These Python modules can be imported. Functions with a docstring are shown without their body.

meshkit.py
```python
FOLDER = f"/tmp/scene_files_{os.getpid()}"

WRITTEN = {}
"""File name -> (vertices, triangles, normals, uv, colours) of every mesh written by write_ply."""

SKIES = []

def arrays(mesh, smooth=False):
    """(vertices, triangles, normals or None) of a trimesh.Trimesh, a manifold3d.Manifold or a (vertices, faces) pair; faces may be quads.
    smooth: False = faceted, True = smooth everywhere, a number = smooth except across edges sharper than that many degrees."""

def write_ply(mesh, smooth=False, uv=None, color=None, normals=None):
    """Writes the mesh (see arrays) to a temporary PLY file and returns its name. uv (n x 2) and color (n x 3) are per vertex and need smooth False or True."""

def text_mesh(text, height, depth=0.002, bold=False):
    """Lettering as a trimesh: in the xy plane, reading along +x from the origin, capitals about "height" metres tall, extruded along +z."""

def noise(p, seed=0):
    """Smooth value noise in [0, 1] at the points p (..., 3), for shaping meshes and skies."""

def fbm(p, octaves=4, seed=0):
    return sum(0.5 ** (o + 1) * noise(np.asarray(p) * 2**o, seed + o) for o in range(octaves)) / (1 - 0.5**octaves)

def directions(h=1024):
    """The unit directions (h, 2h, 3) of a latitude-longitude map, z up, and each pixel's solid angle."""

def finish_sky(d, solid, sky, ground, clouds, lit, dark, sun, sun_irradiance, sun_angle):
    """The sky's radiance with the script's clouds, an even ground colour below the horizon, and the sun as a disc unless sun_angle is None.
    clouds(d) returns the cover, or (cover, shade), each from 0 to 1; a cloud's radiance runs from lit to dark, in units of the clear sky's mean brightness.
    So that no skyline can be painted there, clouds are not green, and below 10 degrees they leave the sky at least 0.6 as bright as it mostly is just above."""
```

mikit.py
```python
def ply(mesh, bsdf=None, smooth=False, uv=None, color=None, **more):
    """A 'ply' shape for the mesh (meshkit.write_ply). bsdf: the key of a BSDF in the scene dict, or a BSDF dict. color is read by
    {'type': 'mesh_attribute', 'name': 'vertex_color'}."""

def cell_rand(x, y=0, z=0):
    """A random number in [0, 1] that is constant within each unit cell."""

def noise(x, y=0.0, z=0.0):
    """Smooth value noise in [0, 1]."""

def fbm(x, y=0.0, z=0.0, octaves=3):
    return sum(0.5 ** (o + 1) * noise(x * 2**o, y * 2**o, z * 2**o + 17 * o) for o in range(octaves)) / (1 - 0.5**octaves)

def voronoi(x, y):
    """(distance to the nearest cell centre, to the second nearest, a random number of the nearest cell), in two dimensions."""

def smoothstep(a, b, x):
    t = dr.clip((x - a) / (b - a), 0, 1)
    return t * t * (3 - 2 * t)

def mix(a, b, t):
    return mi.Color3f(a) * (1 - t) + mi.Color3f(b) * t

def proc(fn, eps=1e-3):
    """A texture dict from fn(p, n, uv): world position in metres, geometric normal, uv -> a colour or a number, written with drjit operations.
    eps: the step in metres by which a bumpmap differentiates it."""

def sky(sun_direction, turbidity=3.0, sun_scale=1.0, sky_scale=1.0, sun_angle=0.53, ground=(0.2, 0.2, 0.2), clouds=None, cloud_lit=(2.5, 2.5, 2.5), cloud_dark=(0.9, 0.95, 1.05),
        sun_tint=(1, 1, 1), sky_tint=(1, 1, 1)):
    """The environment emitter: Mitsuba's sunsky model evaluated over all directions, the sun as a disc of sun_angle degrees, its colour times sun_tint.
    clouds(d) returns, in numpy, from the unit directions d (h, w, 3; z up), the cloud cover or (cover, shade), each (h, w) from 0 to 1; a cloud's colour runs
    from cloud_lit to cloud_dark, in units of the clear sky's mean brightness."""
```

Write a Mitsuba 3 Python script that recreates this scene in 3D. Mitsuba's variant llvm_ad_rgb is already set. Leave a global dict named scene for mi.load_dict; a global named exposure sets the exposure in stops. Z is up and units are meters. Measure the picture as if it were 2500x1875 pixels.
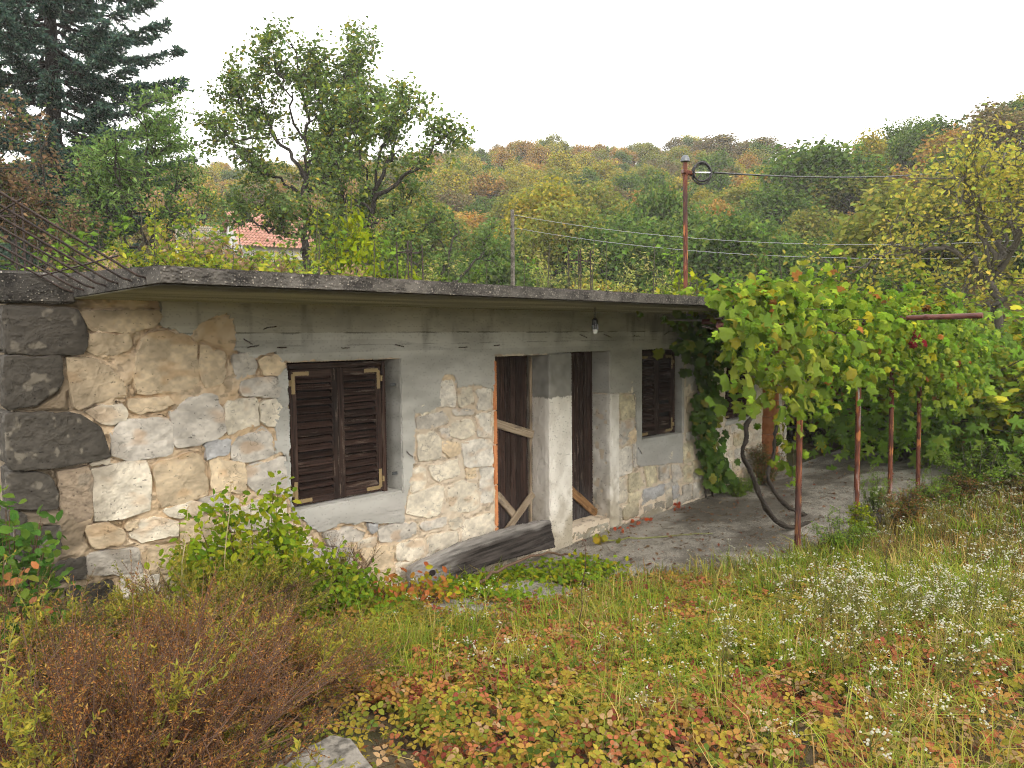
import math, numpy as np, trimesh, drjit as dr, mitsuba as mi, mikit, meshkit
from mikit import proc, noise, fbm, voronoi, cell_rand, smoothstep, mix
from shapely.geometry import Polygon, box as sbox
from shapely.ops import unary_union
from scipy.interpolate import RBFInterpolator
from scipy.spatial import cKDTree

T = mi.ScalarTransform4f
scene, labels = {}, {}

# ---------------------------------------------------------------- camera, sky, exposure
EYE = np.array([0.0, 0.0, 2.42])
FOV, YAW, PITCH, ROLL = 69.15, math.radians(44.743), math.radians(3.578), math.radians(-0.669)
_f = np.array([math.sin(YAW), math.cos(YAW), 0]); _r = np.array([math.cos(YAW), -math.sin(YAW), 0]); _u = np.array([0, 0, 1.0])
FWD = _f * math.cos(PITCH) - _u * math.sin(PITCH)
UP0 = _u * math.cos(PITCH) + _f * math.sin(PITCH)
UP = UP0 * math.cos(ROLL) - _r * math.sin(ROLL)
scene['camera'] = {'type': 'perspective', 'fov': FOV, 'fov_axis': 'x', 'near_clip': 0.05, 'far_clip': 3000.0,
                   'to_world': T().look_at(origin=EYE.tolist(), target=(EYE + FWD).tolist(), up=UP.tolist())}


def overcast(d):
    v = meshkit.fbm(d * np.array([2.0, 2.0, 4.0]) + 7.0, 4)
    return np.ones(d.shape[:2]), np.clip(0.15 + 0.5 * (v - 0.4), 0, 1)


scene['sky'] = mikit.sky([-0.30, -0.74, 0.60], turbidity=4, sun_scale=0.17, sun_angle=55, sun_tint=(.93, .99, 1.10), clouds=overcast,
                         cloud_lit=(2.56, 2.52, 2.46), cloud_dark=(1.95, 1.97, 2.0), ground=(0.10, 0.11, 0.06))
exposure = 3.55
HAZE = 0.0009

# ---------------------------------------------------------------- helpers
used = {}


def uniq(k):
    if k not in used:
        used[k] = 0
        return k
    used[k] += 1
    return f'{k}_{used[k]:03d}'


def tag(k, label=None, cat=None, group=None, kind=None):
    d = labels.setdefault(k, {})
    for a, b in (('label', label), ('category', cat), ('group', group), ('kind', kind)):
        if b:
            d[a] = b


def thing(name, label, cat, group=None):
    k = uniq(name)
    tag(k, label, cat, group)
    return k


def put(key, mesh, bsdf, smooth=False, uv=None, color=None, **kw):
    k = uniq(key)
    scene[k] = mikit.ply(mesh, bsdf, smooth=smooth, uv=uv, color=color, **kw)
    return k


class MB:
    """collects pieces of ONE mesh; c is a per-vertex colour (3) or uv (2)"""

    def __init__(self):
        self.v, self.f, self.c, self.n = [], [], [], 0

    def add(self, v, f, c):
        v = np.asarray(v, float).reshape(-1, 3)
        c = np.asarray(c, float)
        if c.ndim == 1:
            c = np.tile(c, (len(v), 1))
        self.v.append(v); self.f.append(np.asarray(f, int).reshape(-1, 3) + self.n); self.c.append(c)
        self.n += len(v)
        return self

    def get(self):
        return np.vstack(self.v), np.vstack(self.f), np.vstack(self.c)

    def put(self, key, bsdf, smooth=False):
        v, f, c = self.get()
        return put(key, (v, f), bsdf, smooth, **({'uv': c} if c.shape[1] == 2 else {'color': c}))

    def ply(self, bsdf, smooth=False):
        v, f, c = self.get()
        return mikit.ply((v, f), bsdf, smooth=smooth, **({'uv': c} if c.shape[1] == 2 else {'color': c}))


def unit(a):
    a = np.asarray(a, float)
    return a / np.maximum(np.linalg.norm(a, axis=-1, keepdims=True), 1e-9)


def tube(P, R, sides=6, cap=True):
    P = np.asarray(P, float); n = len(P)
    R = np.broadcast_to(np.asarray(R, float), (n,))
    t = unit(np.gradient(P, axis=0))
    ref = np.array([0, 0, 1.0]) if abs(t[:, 2]).mean() < 0.8 else np.array([1.0, 0, 0])
    a = unit(np.cross(t, ref)); b = np.cross(t, a)
    th = np.arange(sides) * 2 * math.pi / sides
    v = P[:, None] + R[:, None, None] * (np.cos(th)[None, :, None] * a[:, None] + np.sin(th)[None, :, None] * b[:, None])
    i, j = np.meshgrid(np.arange(n - 1), np.arange(sides), indexing='ij')
    q = np.stack([i * sides + j, i * sides + (j + 1) % sides, (i + 1) * sides + (j + 1) % sides, (i + 1) * sides + j], -1).reshape(-1, 4)
    f = np.vstack([q[:, [0, 1, 2]], q[:, [0, 2, 3]]])
    v = v.reshape(-1, 3)
    if cap:
        v = np.vstack([v, P[:1], P[-1:]])
        k = np.arange(sides)
        f = np.vstack([f, np.stack([(k + 1) % sides, k, k * 0 + n * sides], 1), np.stack([(n - 1) * sides + k, (n - 1) * sides + (k + 1) % sides, k * 0 + n * sides + 1], 1)])
    return v, f[:, ::-1]


def sticks(P0, P1, r0, r1, sides=3):
    """many straight tapered twigs at once"""
    P0, P1 = np.asarray(P0, float), np.asarray(P1, float); n = len(P0)
    t = unit(P1 - P0)
    ref = np.where(np.abs(t[:, 2:3]) < 0.9, [[0, 0, 1.0]], [[1.0, 0, 0]])
    a = unit(np.cross(t, ref)); b = np.cross(t, a)
    th = np.arange(sides) * 2 * math.pi / sides
    ring = np.cos(th)[None, :, None] * a[:, None] + np.sin(th)[None, :, None] * b[:, None]
    r0 = np.broadcast_to(r0, (n,))[:, None, None]; r1 = np.broadcast_to(r1, (n,))[:, None, None]
    v = np.concatenate([P0[:, None] + ring * r0, P1[:, None] + ring * r1], 1).reshape(-1, 3)
    k = np.arange(sides); k2 = (k + 1) % sides
    f = np.vstack([np.stack([k, k + sides, k2], 1), np.stack([k2, k + sides, k2 + sides], 1)])
    f = (f[None] + (np.arange(n) * 2 * sides)[:, None, None]).reshape(-1, 3)
    return v, f


def jitter_col(rng, cols, n, amt=0.18, w=None):
    cols = np.asarray(cols, float)
    m = cols.mean(1, keepdims=True)
    cols = np.maximum(1.22 * (m + (cols - m) * 1.10), .004)
    c = cols[rng.choice(len(cols), n, p=w)]
    return np.clip(c * (1 + amt * rng.normal(size=(n, 1))) * (1 + 0.06 * rng.normal(size=(n, 3))), 0.004, 0.9)


# leaf templates: x along, y across, z fold
def _t(v, f):
    return np.array(v, float), np.array(f, int)


QUAD = _t([[0, 0, 0], [.45, .32, .1], [1, 0, -.05], [.45, -.32, .1]], [[0, 2, 1], [0, 3, 2]])
SLIM = _t([[0, 0, 0], [.45, .16, .05], [1, 0, -.05], [.45, -.16, .05]], [[0, 2, 1], [0, 3, 2]])
NEED = _t([[0, .07, 0], [0, -.07, 0], [1, 0, 0]], [[0, 1, 2]])
OVAL = _t([[0, 0, 0], [.28, .26, .07], [.68, .24, .05], [1, 0, -.08], [.68, -.24, .05], [.28, -.26, .07], [.5, 0, 0]],
          [[6, 1, 0], [6, 2, 1], [6, 3, 2], [6, 4, 3], [6, 5, 4], [6, 0, 5]])


def star(R, A, cup=0.16):
    """lobed leaf: radii at angles (from the tip), mirrored; stalk at the origin"""
    pts = [(r * math.cos(math.radians(a)), r * math.sin(math.radians(a))) for r, a in zip(R, A)]
    pts = pts + [(x, -y) for x, y in pts[::-1] if abs(y) > 1e-6]
    v = [[.42, 0, 0]] + [[.42 + x * .58, y * .58, -cup * (x * x + y * y) * (1 if k % 2 else .6)] for k, (x, y) in enumerate(pts)]
    n = len(pts)
    return _t(v, [[0, 1 + k, 1 + (k + 1) % n] for k in range(n)])


GRAPE = star([1, .78, .95, .66, .9, .72, .84, .5], [0, 26, 52, 78, 104, 130, 152, 178])
FIG = star([1.1, .75, .34, .9, .98, .36, .62, .8, .4], [0, 16, 30, 50, 66, 84, 110, 136, 175])


def trifol():
    V, F = [], []
    v, f = OVAL
    for k, a in enumerate((0, 105, -105)):
        c, s = math.cos(math.radians(a)), math.sin(math.radians(a))
        p = v * [.62 if k == 0 else .52, .72, .7] + [.06, 0, 0]
        V.append(np.stack([.38 + p[:, 0] * c - p[:, 1] * s, p[:, 0] * s + p[:, 1] * c, p[:, 2]], 1)); F.append(f + 7 * k)
    return np.vstack(V), np.vstack(F)


TRI = trifol()


def leaves(rng, tmpl, P, N, size, col, axis=None):
    """one leaf of tmpl at each P with normal N (roughly), random spin unless axis gives the length direction"""
    P = np.asarray(P, float); n = len(P)
    N = unit(N)
    a = unit(np.cross(N, rng.normal(size=(n, 3)))) if axis is None else unit(axis - (axis * N).sum(1, keepdims=True) * N)
    b = np.cross(N, a)
    v, f = tmpl
    s = np.broadcast_to(size, (n,))[:, None, None]
    V = P[:, None] + s * (v[None, :, :1] * a[:, None] + v[None, :, 1:2] * b[:, None] + v[None, :, 2:] * N[:, None])
    F = (f[None] + (np.arange(n) * len(v))[:, None, None]).reshape(-1, 3)
    return V.reshape(-1, 3), F, np.repeat(col, len(v), 0)


def cbox(x0, x1, y0, y1, z0, z1, bev=0.006):
    P = []
    for sx, X in ((-1, x0), (1, x1)):
        for sy, Y in ((-1, y0), (1, y1)):
            for sz, Z in ((-1, z0), (1, z1)):
                for k in range(3):
                    o = [-sx * bev, -sy * bev, -sz * bev]; o[k] = 0
                    P.append([X + o[0], Y + o[1], Z + o[2]])
    return trimesh.convex.convex_hull(np.array(P))


PID = [0]


def plank(key, bsdf, c, ax, L, W, D, bev=0.004, rng=None, warp=0.0):
    """board: centre c, length direction ax[0], width direction ax[1]; uv = (along, across + 10 * piece)"""
    m = cbox(-L / 2, L / 2, -W / 2, W / 2, -D / 2, D / 2, bev)
    v = np.array(m.vertices)
    PID[0] += 1
    uv = np.stack([v[:, 0], v[:, 1] + v[:, 2] + 10 * PID[0] + 2], 1)
    a = unit(ax[0]); b = unit(np.asarray(ax[1]) - np.dot(ax[1], a) * a); n = np.cross(a, b)
    w = np.asarray(c) + v[:, :1] * a + v[:, 1:2] * b + v[:, 2:] * n
    return put(key, (w, m.faces), bsdf, uv=uv)


# ---------------------------------------------------------------- materials
def fbmc(x, y=0.0, z=0.0, octaves=3):
    """fbm stretched to use the whole range"""
    return smoothstep(.24, .76, fbm(x, y, z, octaves))


def P3(p):
    return p.x, p.y, p.z


def m_proc(name, fn, rough=0.8, bump=None, amp=0.01, eps=2e-3, spec=0.3, **kw):
    b = {'type': 'principled', 'base_color': proc(fn), 'roughness': rough, 'specular': spec, **kw}
    if bump is not None:
        b = {'type': 'bumpmap', 'arbitrary': proc(bump, eps), 'scale': amp, 'bsdf': b}
    scene[name] = {'type': 'twosided', 'bsdf': b}


def m_flat(name, col, rough=0.6, metallic=0.0, **kw):
    scene[name] = {'type': 'twosided', 'bsdf': {'type': 'principled', 'base_color': {'type': 'rgb', 'value': list(col)}, 'roughness': rough, 'metallic': metallic, **kw}}


VC = {'type': 'mesh_attribute', 'name': 'vertex_color'}
scene['leaf'] = {'type': 'principledthin', 'base_color': VC, 'roughness': 0.42, 'diff_trans': 0.75, 'eta': 1.45}
scene['wood_vc'] = {'type': 'twosided', 'bsdf': {'type': 'principled', 'base_color': VC, 'roughness': 0.75, 'specular': 0.3}}


def stone_col(p, n, uv):
    k, r = uv.x, uv.y
    x, y, z = P3(p)
    g = fbmc(x * 9 + r * 31, y * 9, z * 9 + r * 17, 4)
    g2 = fbm(x * 45, y * 45, z * 45 + r * 9, 3)
    base = mix((.64, .59, .49), (.48, .455, .42), smoothstep(.5, 1.5, k))          # 0 white .. 1 grey
    base = dr.select(k > 1.5, mi.Color3f(.57, .465, .325), base)                    # 2 ochre
    base = dr.select(k > 2.5, mi.Color3f(.39, .395, .405), base)                    # 3 blue grey
    base = dr.select(k > 3.5, mi.Color3f(.53, .48, .345), base)                    # 4 yellowish
    base = dr.select(k > 4.5, mi.Color3f(.62, .59, .53), base)                    # 5 limewashed
    base = dr.select(k > 5.5, mi.Color3f(.050, .045, .038), base)                 # 6 black with algae
    base = dr.select(k > 6.5, mi.Color3f(.24, .19, .14), base)                    # 7 half stained
    c = base * dr.select(k > 5.5, 0.62 + 0.85 * fbm(x * 26, y * 26, z * 26 + r * 9, 4), 0.78 + 0.40 * g)
    c *= .90 + .20 * fbmc(x * 34 + r * 5, y * 34, z * 34, 2)
    iron = smoothstep(.60, .78, fbm(x * 5 + 3, y * 5, z * 7 + r * 50, 3)) * dr.select(k > 5.5, 0.0, 0.38)
    c = mix(c, mi.Color3f(.48, .28, .12), iron)
    lichen = smoothstep(.62, .75, fbm(x * 14, y * 14, z * 10 + 5, 3)) * dr.select(k > 5.5, .55, 0.0)
    c = mix(c, mi.Color3f(.20, .18, .145), lichen)
    pits = smoothstep(.70, .82, g2)
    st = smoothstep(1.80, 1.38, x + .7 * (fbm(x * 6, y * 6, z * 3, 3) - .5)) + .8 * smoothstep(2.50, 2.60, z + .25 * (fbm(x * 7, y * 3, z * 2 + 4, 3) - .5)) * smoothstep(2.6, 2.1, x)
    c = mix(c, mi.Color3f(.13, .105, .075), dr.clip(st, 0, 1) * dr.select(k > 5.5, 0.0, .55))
    foot = smoothstep(.42, .0, z + .4 * (fbm(x * 7, y * 7, z * 7 + 2, 3) - .5)) * smoothstep(6.6, 7.4, x)
    c = mix(c, mi.Color3f(.17, .155, .12), foot * .8)
    crack = smoothstep(.022, .0, dr.abs(fbm(x * 8 + r * 20, y * 8, z * 8, 4) - .5)) * smoothstep(.5, .65, noise(x * 6, y * 6, z * 6 + r * 9))
    c = mix(c, c * .68, crack)
    return c * (1 - .6 * pits) * (0.88 + 0.24 * r)


def stone_h(p, n, uv):
    x, y, z = P3(p)
    a = fbm(x * 11, y * 11, z * 11, 3)
    rdg = dr.abs(2 * noise(x * 26 + 2 * a, y * 26, z * 20) - 1)
    ch = noise((x + z * .8) * 40 + 3 * a, y * 20, (z - x) * 8) * smoothstep(.45, .7, uv.y)
    return .8 * a + .45 * ch - .40 * rdg + .30 * noise(x * 85, y * 85, z * 85) + dr.select(uv.x > 5.5, 0.5 * fbm(x * 30, y * 30, z * 30, 3), 0.)


m_proc('stone', stone_col, 0.85, stone_h, 0.016)


def mortar_col(p, n, uv):
    x, y, z = P3(p)
    g = fbmc(x * 6, y * 6, z * 6, 4)
    c = mix((.52, .385, .24), (.62, .51, .375), g)
    c = mix(c, mi.Color3f(.60, .55, .47), smoothstep(3.5, 4.6, x) * .6)
    c = mix(c, mi.Color3f(.16, .12, .085), smoothstep(.56, .72, fbm(x * 17, y * 17, z * 17, 3)) * .5)
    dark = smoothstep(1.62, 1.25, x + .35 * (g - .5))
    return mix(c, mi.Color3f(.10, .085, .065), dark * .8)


m_proc('mortar', mortar_col, 0.95, lambda p, n, uv: fbm(p.x * 22, p.y * 22, p.z * 22, 4), 0.035)


def plaster_col(p, n, uv):
    x, y, z = P3(p)
    g = fbmc(x * 2.2, y * 3, z * 5, 4)
    c = mix((.36, .36, .332), (.54, .54, .51), g)
    board = cell_rand(dr.floor(z / .11), dr.floor(x / 2.3 + z * 3))
    c *= 0.9 + 0.2 * board * smoothstep(2.2, 2.3, z)
    seam = smoothstep(.012, .002, dr.abs(z - 2.475 - .008 * noise(x * 6, 3.0))) + .6 * smoothstep(.008, .002, dr.abs(z - 2.37 - .004 * noise(x * 5, 7.0)))
    c = mix(c, mi.Color3f(.10, .10, .09), dr.clip(seam, 0, 1) * smoothstep(.35, .6, noise(x * 7, 1.0, z)) * .7)
    stain = smoothstep(.52, .75, fbm(x * 8, y * 4, z * 1.4, 4)) * smoothstep(2.2, 2.5, z)
    c = mix(c, mi.Color3f(.15, .15, .135), stain * .55)
    lo = smoothstep(1.15, .75, z)
    c = mix(c, mi.Color3f(.42, .41, .39), lo * .6 + .35 * smoothstep(.55, .7, fbm(x * 7, 2., z * 7, 3)) * smoothstep(2.25, 1.9, z))
    c = c * dr.select(z > 2.475 + .006 * noise(x * 9, 2.), mi.Color3f(.80, .785, .73), mi.Color3f(1.))  # darker concrete above the seam, its tone also carrying painted shade of the overhang
    return c * (1 - .14 * smoothstep(.72, .8, noise(x * 60, y * 60, z * 60)))


def plaster_h(p, n, uv):
    rough = smoothstep(.98, .86, p.z) + .12
    return fbm(p.x * 40, p.y * 40, p.z * 40, 3) * rough + .10 * fbm(p.x * 4, p.y * 4, p.z * 16, 3)


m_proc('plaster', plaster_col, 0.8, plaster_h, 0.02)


def pier_col(p, n, uv):
    x, y, z = P3(p)
    g = fbmc(x * 7, y * 7, z * 4, 4)
    edge = 1.73 + .035 * (noise(x * 16, y * 16) - .5) + .02 * noise(x * 60, y * 60)
    up = smoothstep(-.012, .012, z - edge)
    grey = mix((.20, .20, .185), (.34, .34, .32), fbmc(x * 6, y * 6, z * 6, 3))
    white = mix((.62, .595, .54), (.80, .78, .725), g)
    foot = smoothstep(.75, .1, z + .35 * (g - .5))
    white = mix(white, mi.Color3f(.33, .29, .21), foot * .8)
    white = mix(white, mi.Color3f(.36, .33, .30), smoothstep(.02, .05, y - 5.6) * .35)
    white *= 1 - .3 * smoothstep(.80, .88, noise(x * 55, y * 55, z * 55))
    return mix(white, grey, up)


m_proc('pier_lime', pier_col, 0.85, lambda p, n, uv: fbm(p.x * 34, p.y * 34, p.z * 34, 4), 0.02)


def slab_col(p, n, uv):
    x, y, z = P3(p)
    s = dr.select(dr.abs(n.x) > .7, y, x)
    d1, d2, r = voronoi(s * 52, dr.select(dr.abs(n.z) > .7, y, z) * 52)
    base = mix((.026, .024, .022), (.115, .107, .096), fbmc(x * 14, y * 12, z * 12, 4))
    damp = smoothstep(.35, .65, fbm(x * 1.3, y * 1.3, z * 4, 3))
    base *= .7 + .7 * damp
    d3, d4, r3 = voronoi(s * 110 + 7, dr.select(dr.abs(n.z) > .7, y, z) * 110)
    base = mix(base, mi.Color3f(.20, .185, .16), smoothstep(.4, .25, d3) * smoothstep(.55, .8, r3) * .6)
    base *= 1 - .5 * smoothstep(2.4, 1.2, x + .6 * (fbm(x * 4, y * 4, z * 4, 3) - .5))
    peb = smoothstep(.30, .18, d1 / (.35 + .9 * cell_rand(dr.floor(r * 777), 2))) * smoothstep(.50, .65, r)
    c = mix(base, mix((.13, .12, .105), (.36, .33, .285), cell_rand(dr.floor(r * 999)) ** 1.6), peb)
    green = smoothstep(.5, .7, fbm(x * 2, y * 2, z * 9, 3)) * smoothstep(5.0, 6.6, x)
    return mix(c, mi.Color3f(.15, .145, .10), green * .55)


def slab_h(p, n, uv):
    s = dr.select(dr.abs(n.x) > .7, p.y, p.x)
    d1, d2, r = voronoi(s * 52, dr.select(dr.abs(n.z) > .7, p.y, p.z) * 52)
    return smoothstep(.5, .1, d1) * .6 + fbm(p.x * 60, p.y * 60, p.z * 60, 2)


m_proc('slab_concrete', slab_col, 0.8, slab_h, 0.012)


def soffit_col(p, n, uv):
    x, y, z = P3(p)
    c = mix((.135, .13, .09), (.26, .25, .18), fbmc(x * .9, y * 5, 2., 4))
    seam = smoothstep(.03, .0, dr.abs((y + .06 * noise(x * .9, 4.)) * 6 - dr.round((y + .06 * noise(x * .9, 4.)) * 6)))
    c *= 1 - .4 * seam
    wet = smoothstep(4.50, 4.05, y + .25 * (fbm(x * 2., 3., octaves=3) - .5))
    return mix(c, mi.Color3f(.035, .035, .032), wet * .8)


m_proc('soffit', soffit_col, 0.8, lambda p, n, uv: fbm(p.x * 8, p.y * 30, p.z, 3), 0.006)


def dark_wood(p, n, uv):
    k = dr.floor(uv.y / 10); b = uv.y - 10 * k
    g = fbmc(uv.x * 4 + k * 13, b * 130, k * 3.1, 4)
    c = mix((.010, .0055, .005), (.050, .027, .020), g) * (.7 + .8 * cell_rand(k))
    wear = smoothstep(.62, .75, fbm(uv.x * 6 + k * 5, b * 60, k, 3)) * smoothstep(.2, .9, cell_rand(k, 3))
    c = mix(c, mi.Color3f(.15, .115, .09), wear * .7)
    low = smoothstep(.75, .2, p.z) * fbm(uv.x * 3, b * 90, k, 2)
    return mix(c, mi.Color3f(.085, .085, .09), low * .9)


m_proc('dark_wood', dark_wood, 0.65, lambda p, n, uv: fbm(uv.x * 5, uv.y * 160, octaves=3), 0.003, eps=5e-4, spec=.25)


def pale_wood(p, n, uv):
    k = dr.floor(uv.y / 10); b = uv.y - 10 * k
    g = fbmc(uv.x * 5 + k * 13, b * 120, k * 3.1, 4)
    c = mix((.22, .165, .11), (.40, .33, .245), g)
    c = mix(c, mi.Color3f(.10, .085, .07), smoothstep(.6, .75, fbm(uv.x * 9, b * 22, k + 4, 3)) * .7)
    return dr.select(dr.abs(k - PALE_ORANGE[0]) < .5, c * mi.Color3f(.80, .55, .33), c)


PALE_ORANGE = [-1]
m_proc('pale_wood', pale_wood, 0.8, lambda p, n, uv: fbm(uv.x * 5, uv.y * 120, octaves=3), 0.003, eps=5e-4)


def beam_col(p, n, uv):
    k = dr.floor(uv.y / 10); b = uv.y - 10 * k
    kx, kb = uv.x + .72, b - 2.05
    rr = dr.sqrt(kx * kx + kb * kb * 2.2)
    bb = b + .05 * dr.exp(-rr * 9) * dr.sign(kb)
    g = fbmc(uv.x * 2.5, bb * 60, 1., 4) * .7 + .5 * fbm(uv.x * 9, bb * 26, 4., 3) - .1
    c = mix((.010, .008, .007), (.07, .060, .056), g)
    pale = smoothstep(-.35, -.75, uv.x + .5 * (fbm(uv.x * 5, bb * 20, octaves=3) - .5)) + .7 * smoothstep(2.09, 2.17, b + .06 * (noise(uv.x * 7, b * 9) - .5))
    c = mix(c, mix((.20, .19, .18), (.42, .405, .39), g), dr.clip(pale, 0, 1) * .85)
    knot = smoothstep(.05, .035, rr)
    return mix(c, mi.Color3f(.018, .013, .012), knot)


m_proc('beam_wood', beam_col, 0.85, lambda p, n, uv: fbm(uv.x * 4, uv.y * 70, octaves=4), 0.03, eps=1e-3)


def rust_col(p, n, uv):
    x, y, z = P3(p)
    a = fbm(x * 40, y * 40, z * 3.0, 4)
    c = mix((.055, .017, .010), (.16, .046, .020), fbmc(x * 60, y * 60, z * 9, 3))
    c = mix(c, mi.Color3f(.34, .33, .33), smoothstep(.56, .66, a) * smoothstep(.45, .75, noise(x * 5 + 1.3, y * 5, z * 1.1)))
    c = mix(c, mi.Color3f(.42, .16, .045), smoothstep(.68, .8, noise(x * 30, y * 30, z * 6)) * .7)
    return mix(c, mi.Color3f(.035, .022, .022), smoothstep(.55, .75, noise(x * 4, y * 4, z * 1.7 + 9)) * .7)


m_proc('rusty_paint', rust_col, 0.75, lambda p, n, uv: fbm(p.x * 90, p.y * 90, p.z * 30, 3), 0.003, spec=.4)
m_proc('old_red_pipe', lambda p, n, uv: mix((.055, .018, .018), (.13, .045, .035), fbmc(p.x * 25, p.y * 12, p.z * 25, 3)), 0.4)
m_proc('rebar_steel', lambda p, n, uv: mix((.018, .013, .012), (.05, .033, .027), fbmc(p.x * 50, p.y * 50, p.z * 50, 3)), 0.7)


def terrace_col(p, n, uv):
    x, y, z = P3(p)
    c = mix((.115, .106, .092), (.30, .282, .25), .5 * fbmc(x * 70, y * 70, 1., 3) + .5 * fbmc(x * 9, y * 9, 4., 3))
    d1, d2, r = voronoi(x * 42, y * 42)
    c = mix(c, mi.Color3f(.40, .37, .32), smoothstep(.3, .18, d1) * smoothstep(.55, .8, r) * .8)
    moss = smoothstep(.46, .68, fbm(x * 1.1 + 3, y * 1.7, 3., 4))
    c = mix(c, mi.Color3f(.055, .046, .036), moss * .68)
    pale = smoothstep(.55, .75, fbm(x * .8 + y * 1.4, y * 1.9 - x * .3, 8., 4))
    return mix(c, mi.Color3f(.40, .385, .35), pale * .6)


m_proc('terrace_concrete', terrace_col, 0.6, lambda p, n, uv: fbm(p.x * 60, p.y * 60, p.z * 10, 3), 0.010)


def soil_col(p, n, uv):
    x, y, z = P3(p)
    c = mix((.045, .032, .020), (.12, .095, .055), fbmc(x * 9, y * 9, 0., 4))
    g = smoothstep(.4, .62, fbm(x * 1.3, y * 1.3, 5., 4))
    c = mix(c, mi.Color3f(.06, .065, .022), g * .7)
    far = smoothstep(24., 45., dr.sqrt(x * x + y * y))
    hill = mix((.10, .085, .03), (.20, .115, .04), fbmc(x * .08, y * .08, 2., 4))
    return mix(c, hill, far)


m_proc('soil', soil_col, 0.95, lambda p, n, uv: fbm(p.x * 16, p.y * 16, p.z * 16, 4), 0.03)
m_proc('brick', lambda p, n, uv: mix((.46, .165, .06), (.60, .27, .12), fbmc(p.x * 18, p.y * 18, p.z * 9, 4)), 0.85, lambda p, n, uv: fbm(p.x * 50, p.y * 50, p.z * 50, 3), .006)


def sill_col(p, n, uv):
    c = mix((.22, .20, .15), (.36, .345, .29), fbmc(p.x * 12, p.y * 12, p.z * 12, 4))
    return mix(c, mi.Color3f(.30, .20, .09), smoothstep(.55, .7, fbm(p.x * 5, p.y * 5, p.z * 9 + 3, 3)) * .6)


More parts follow.
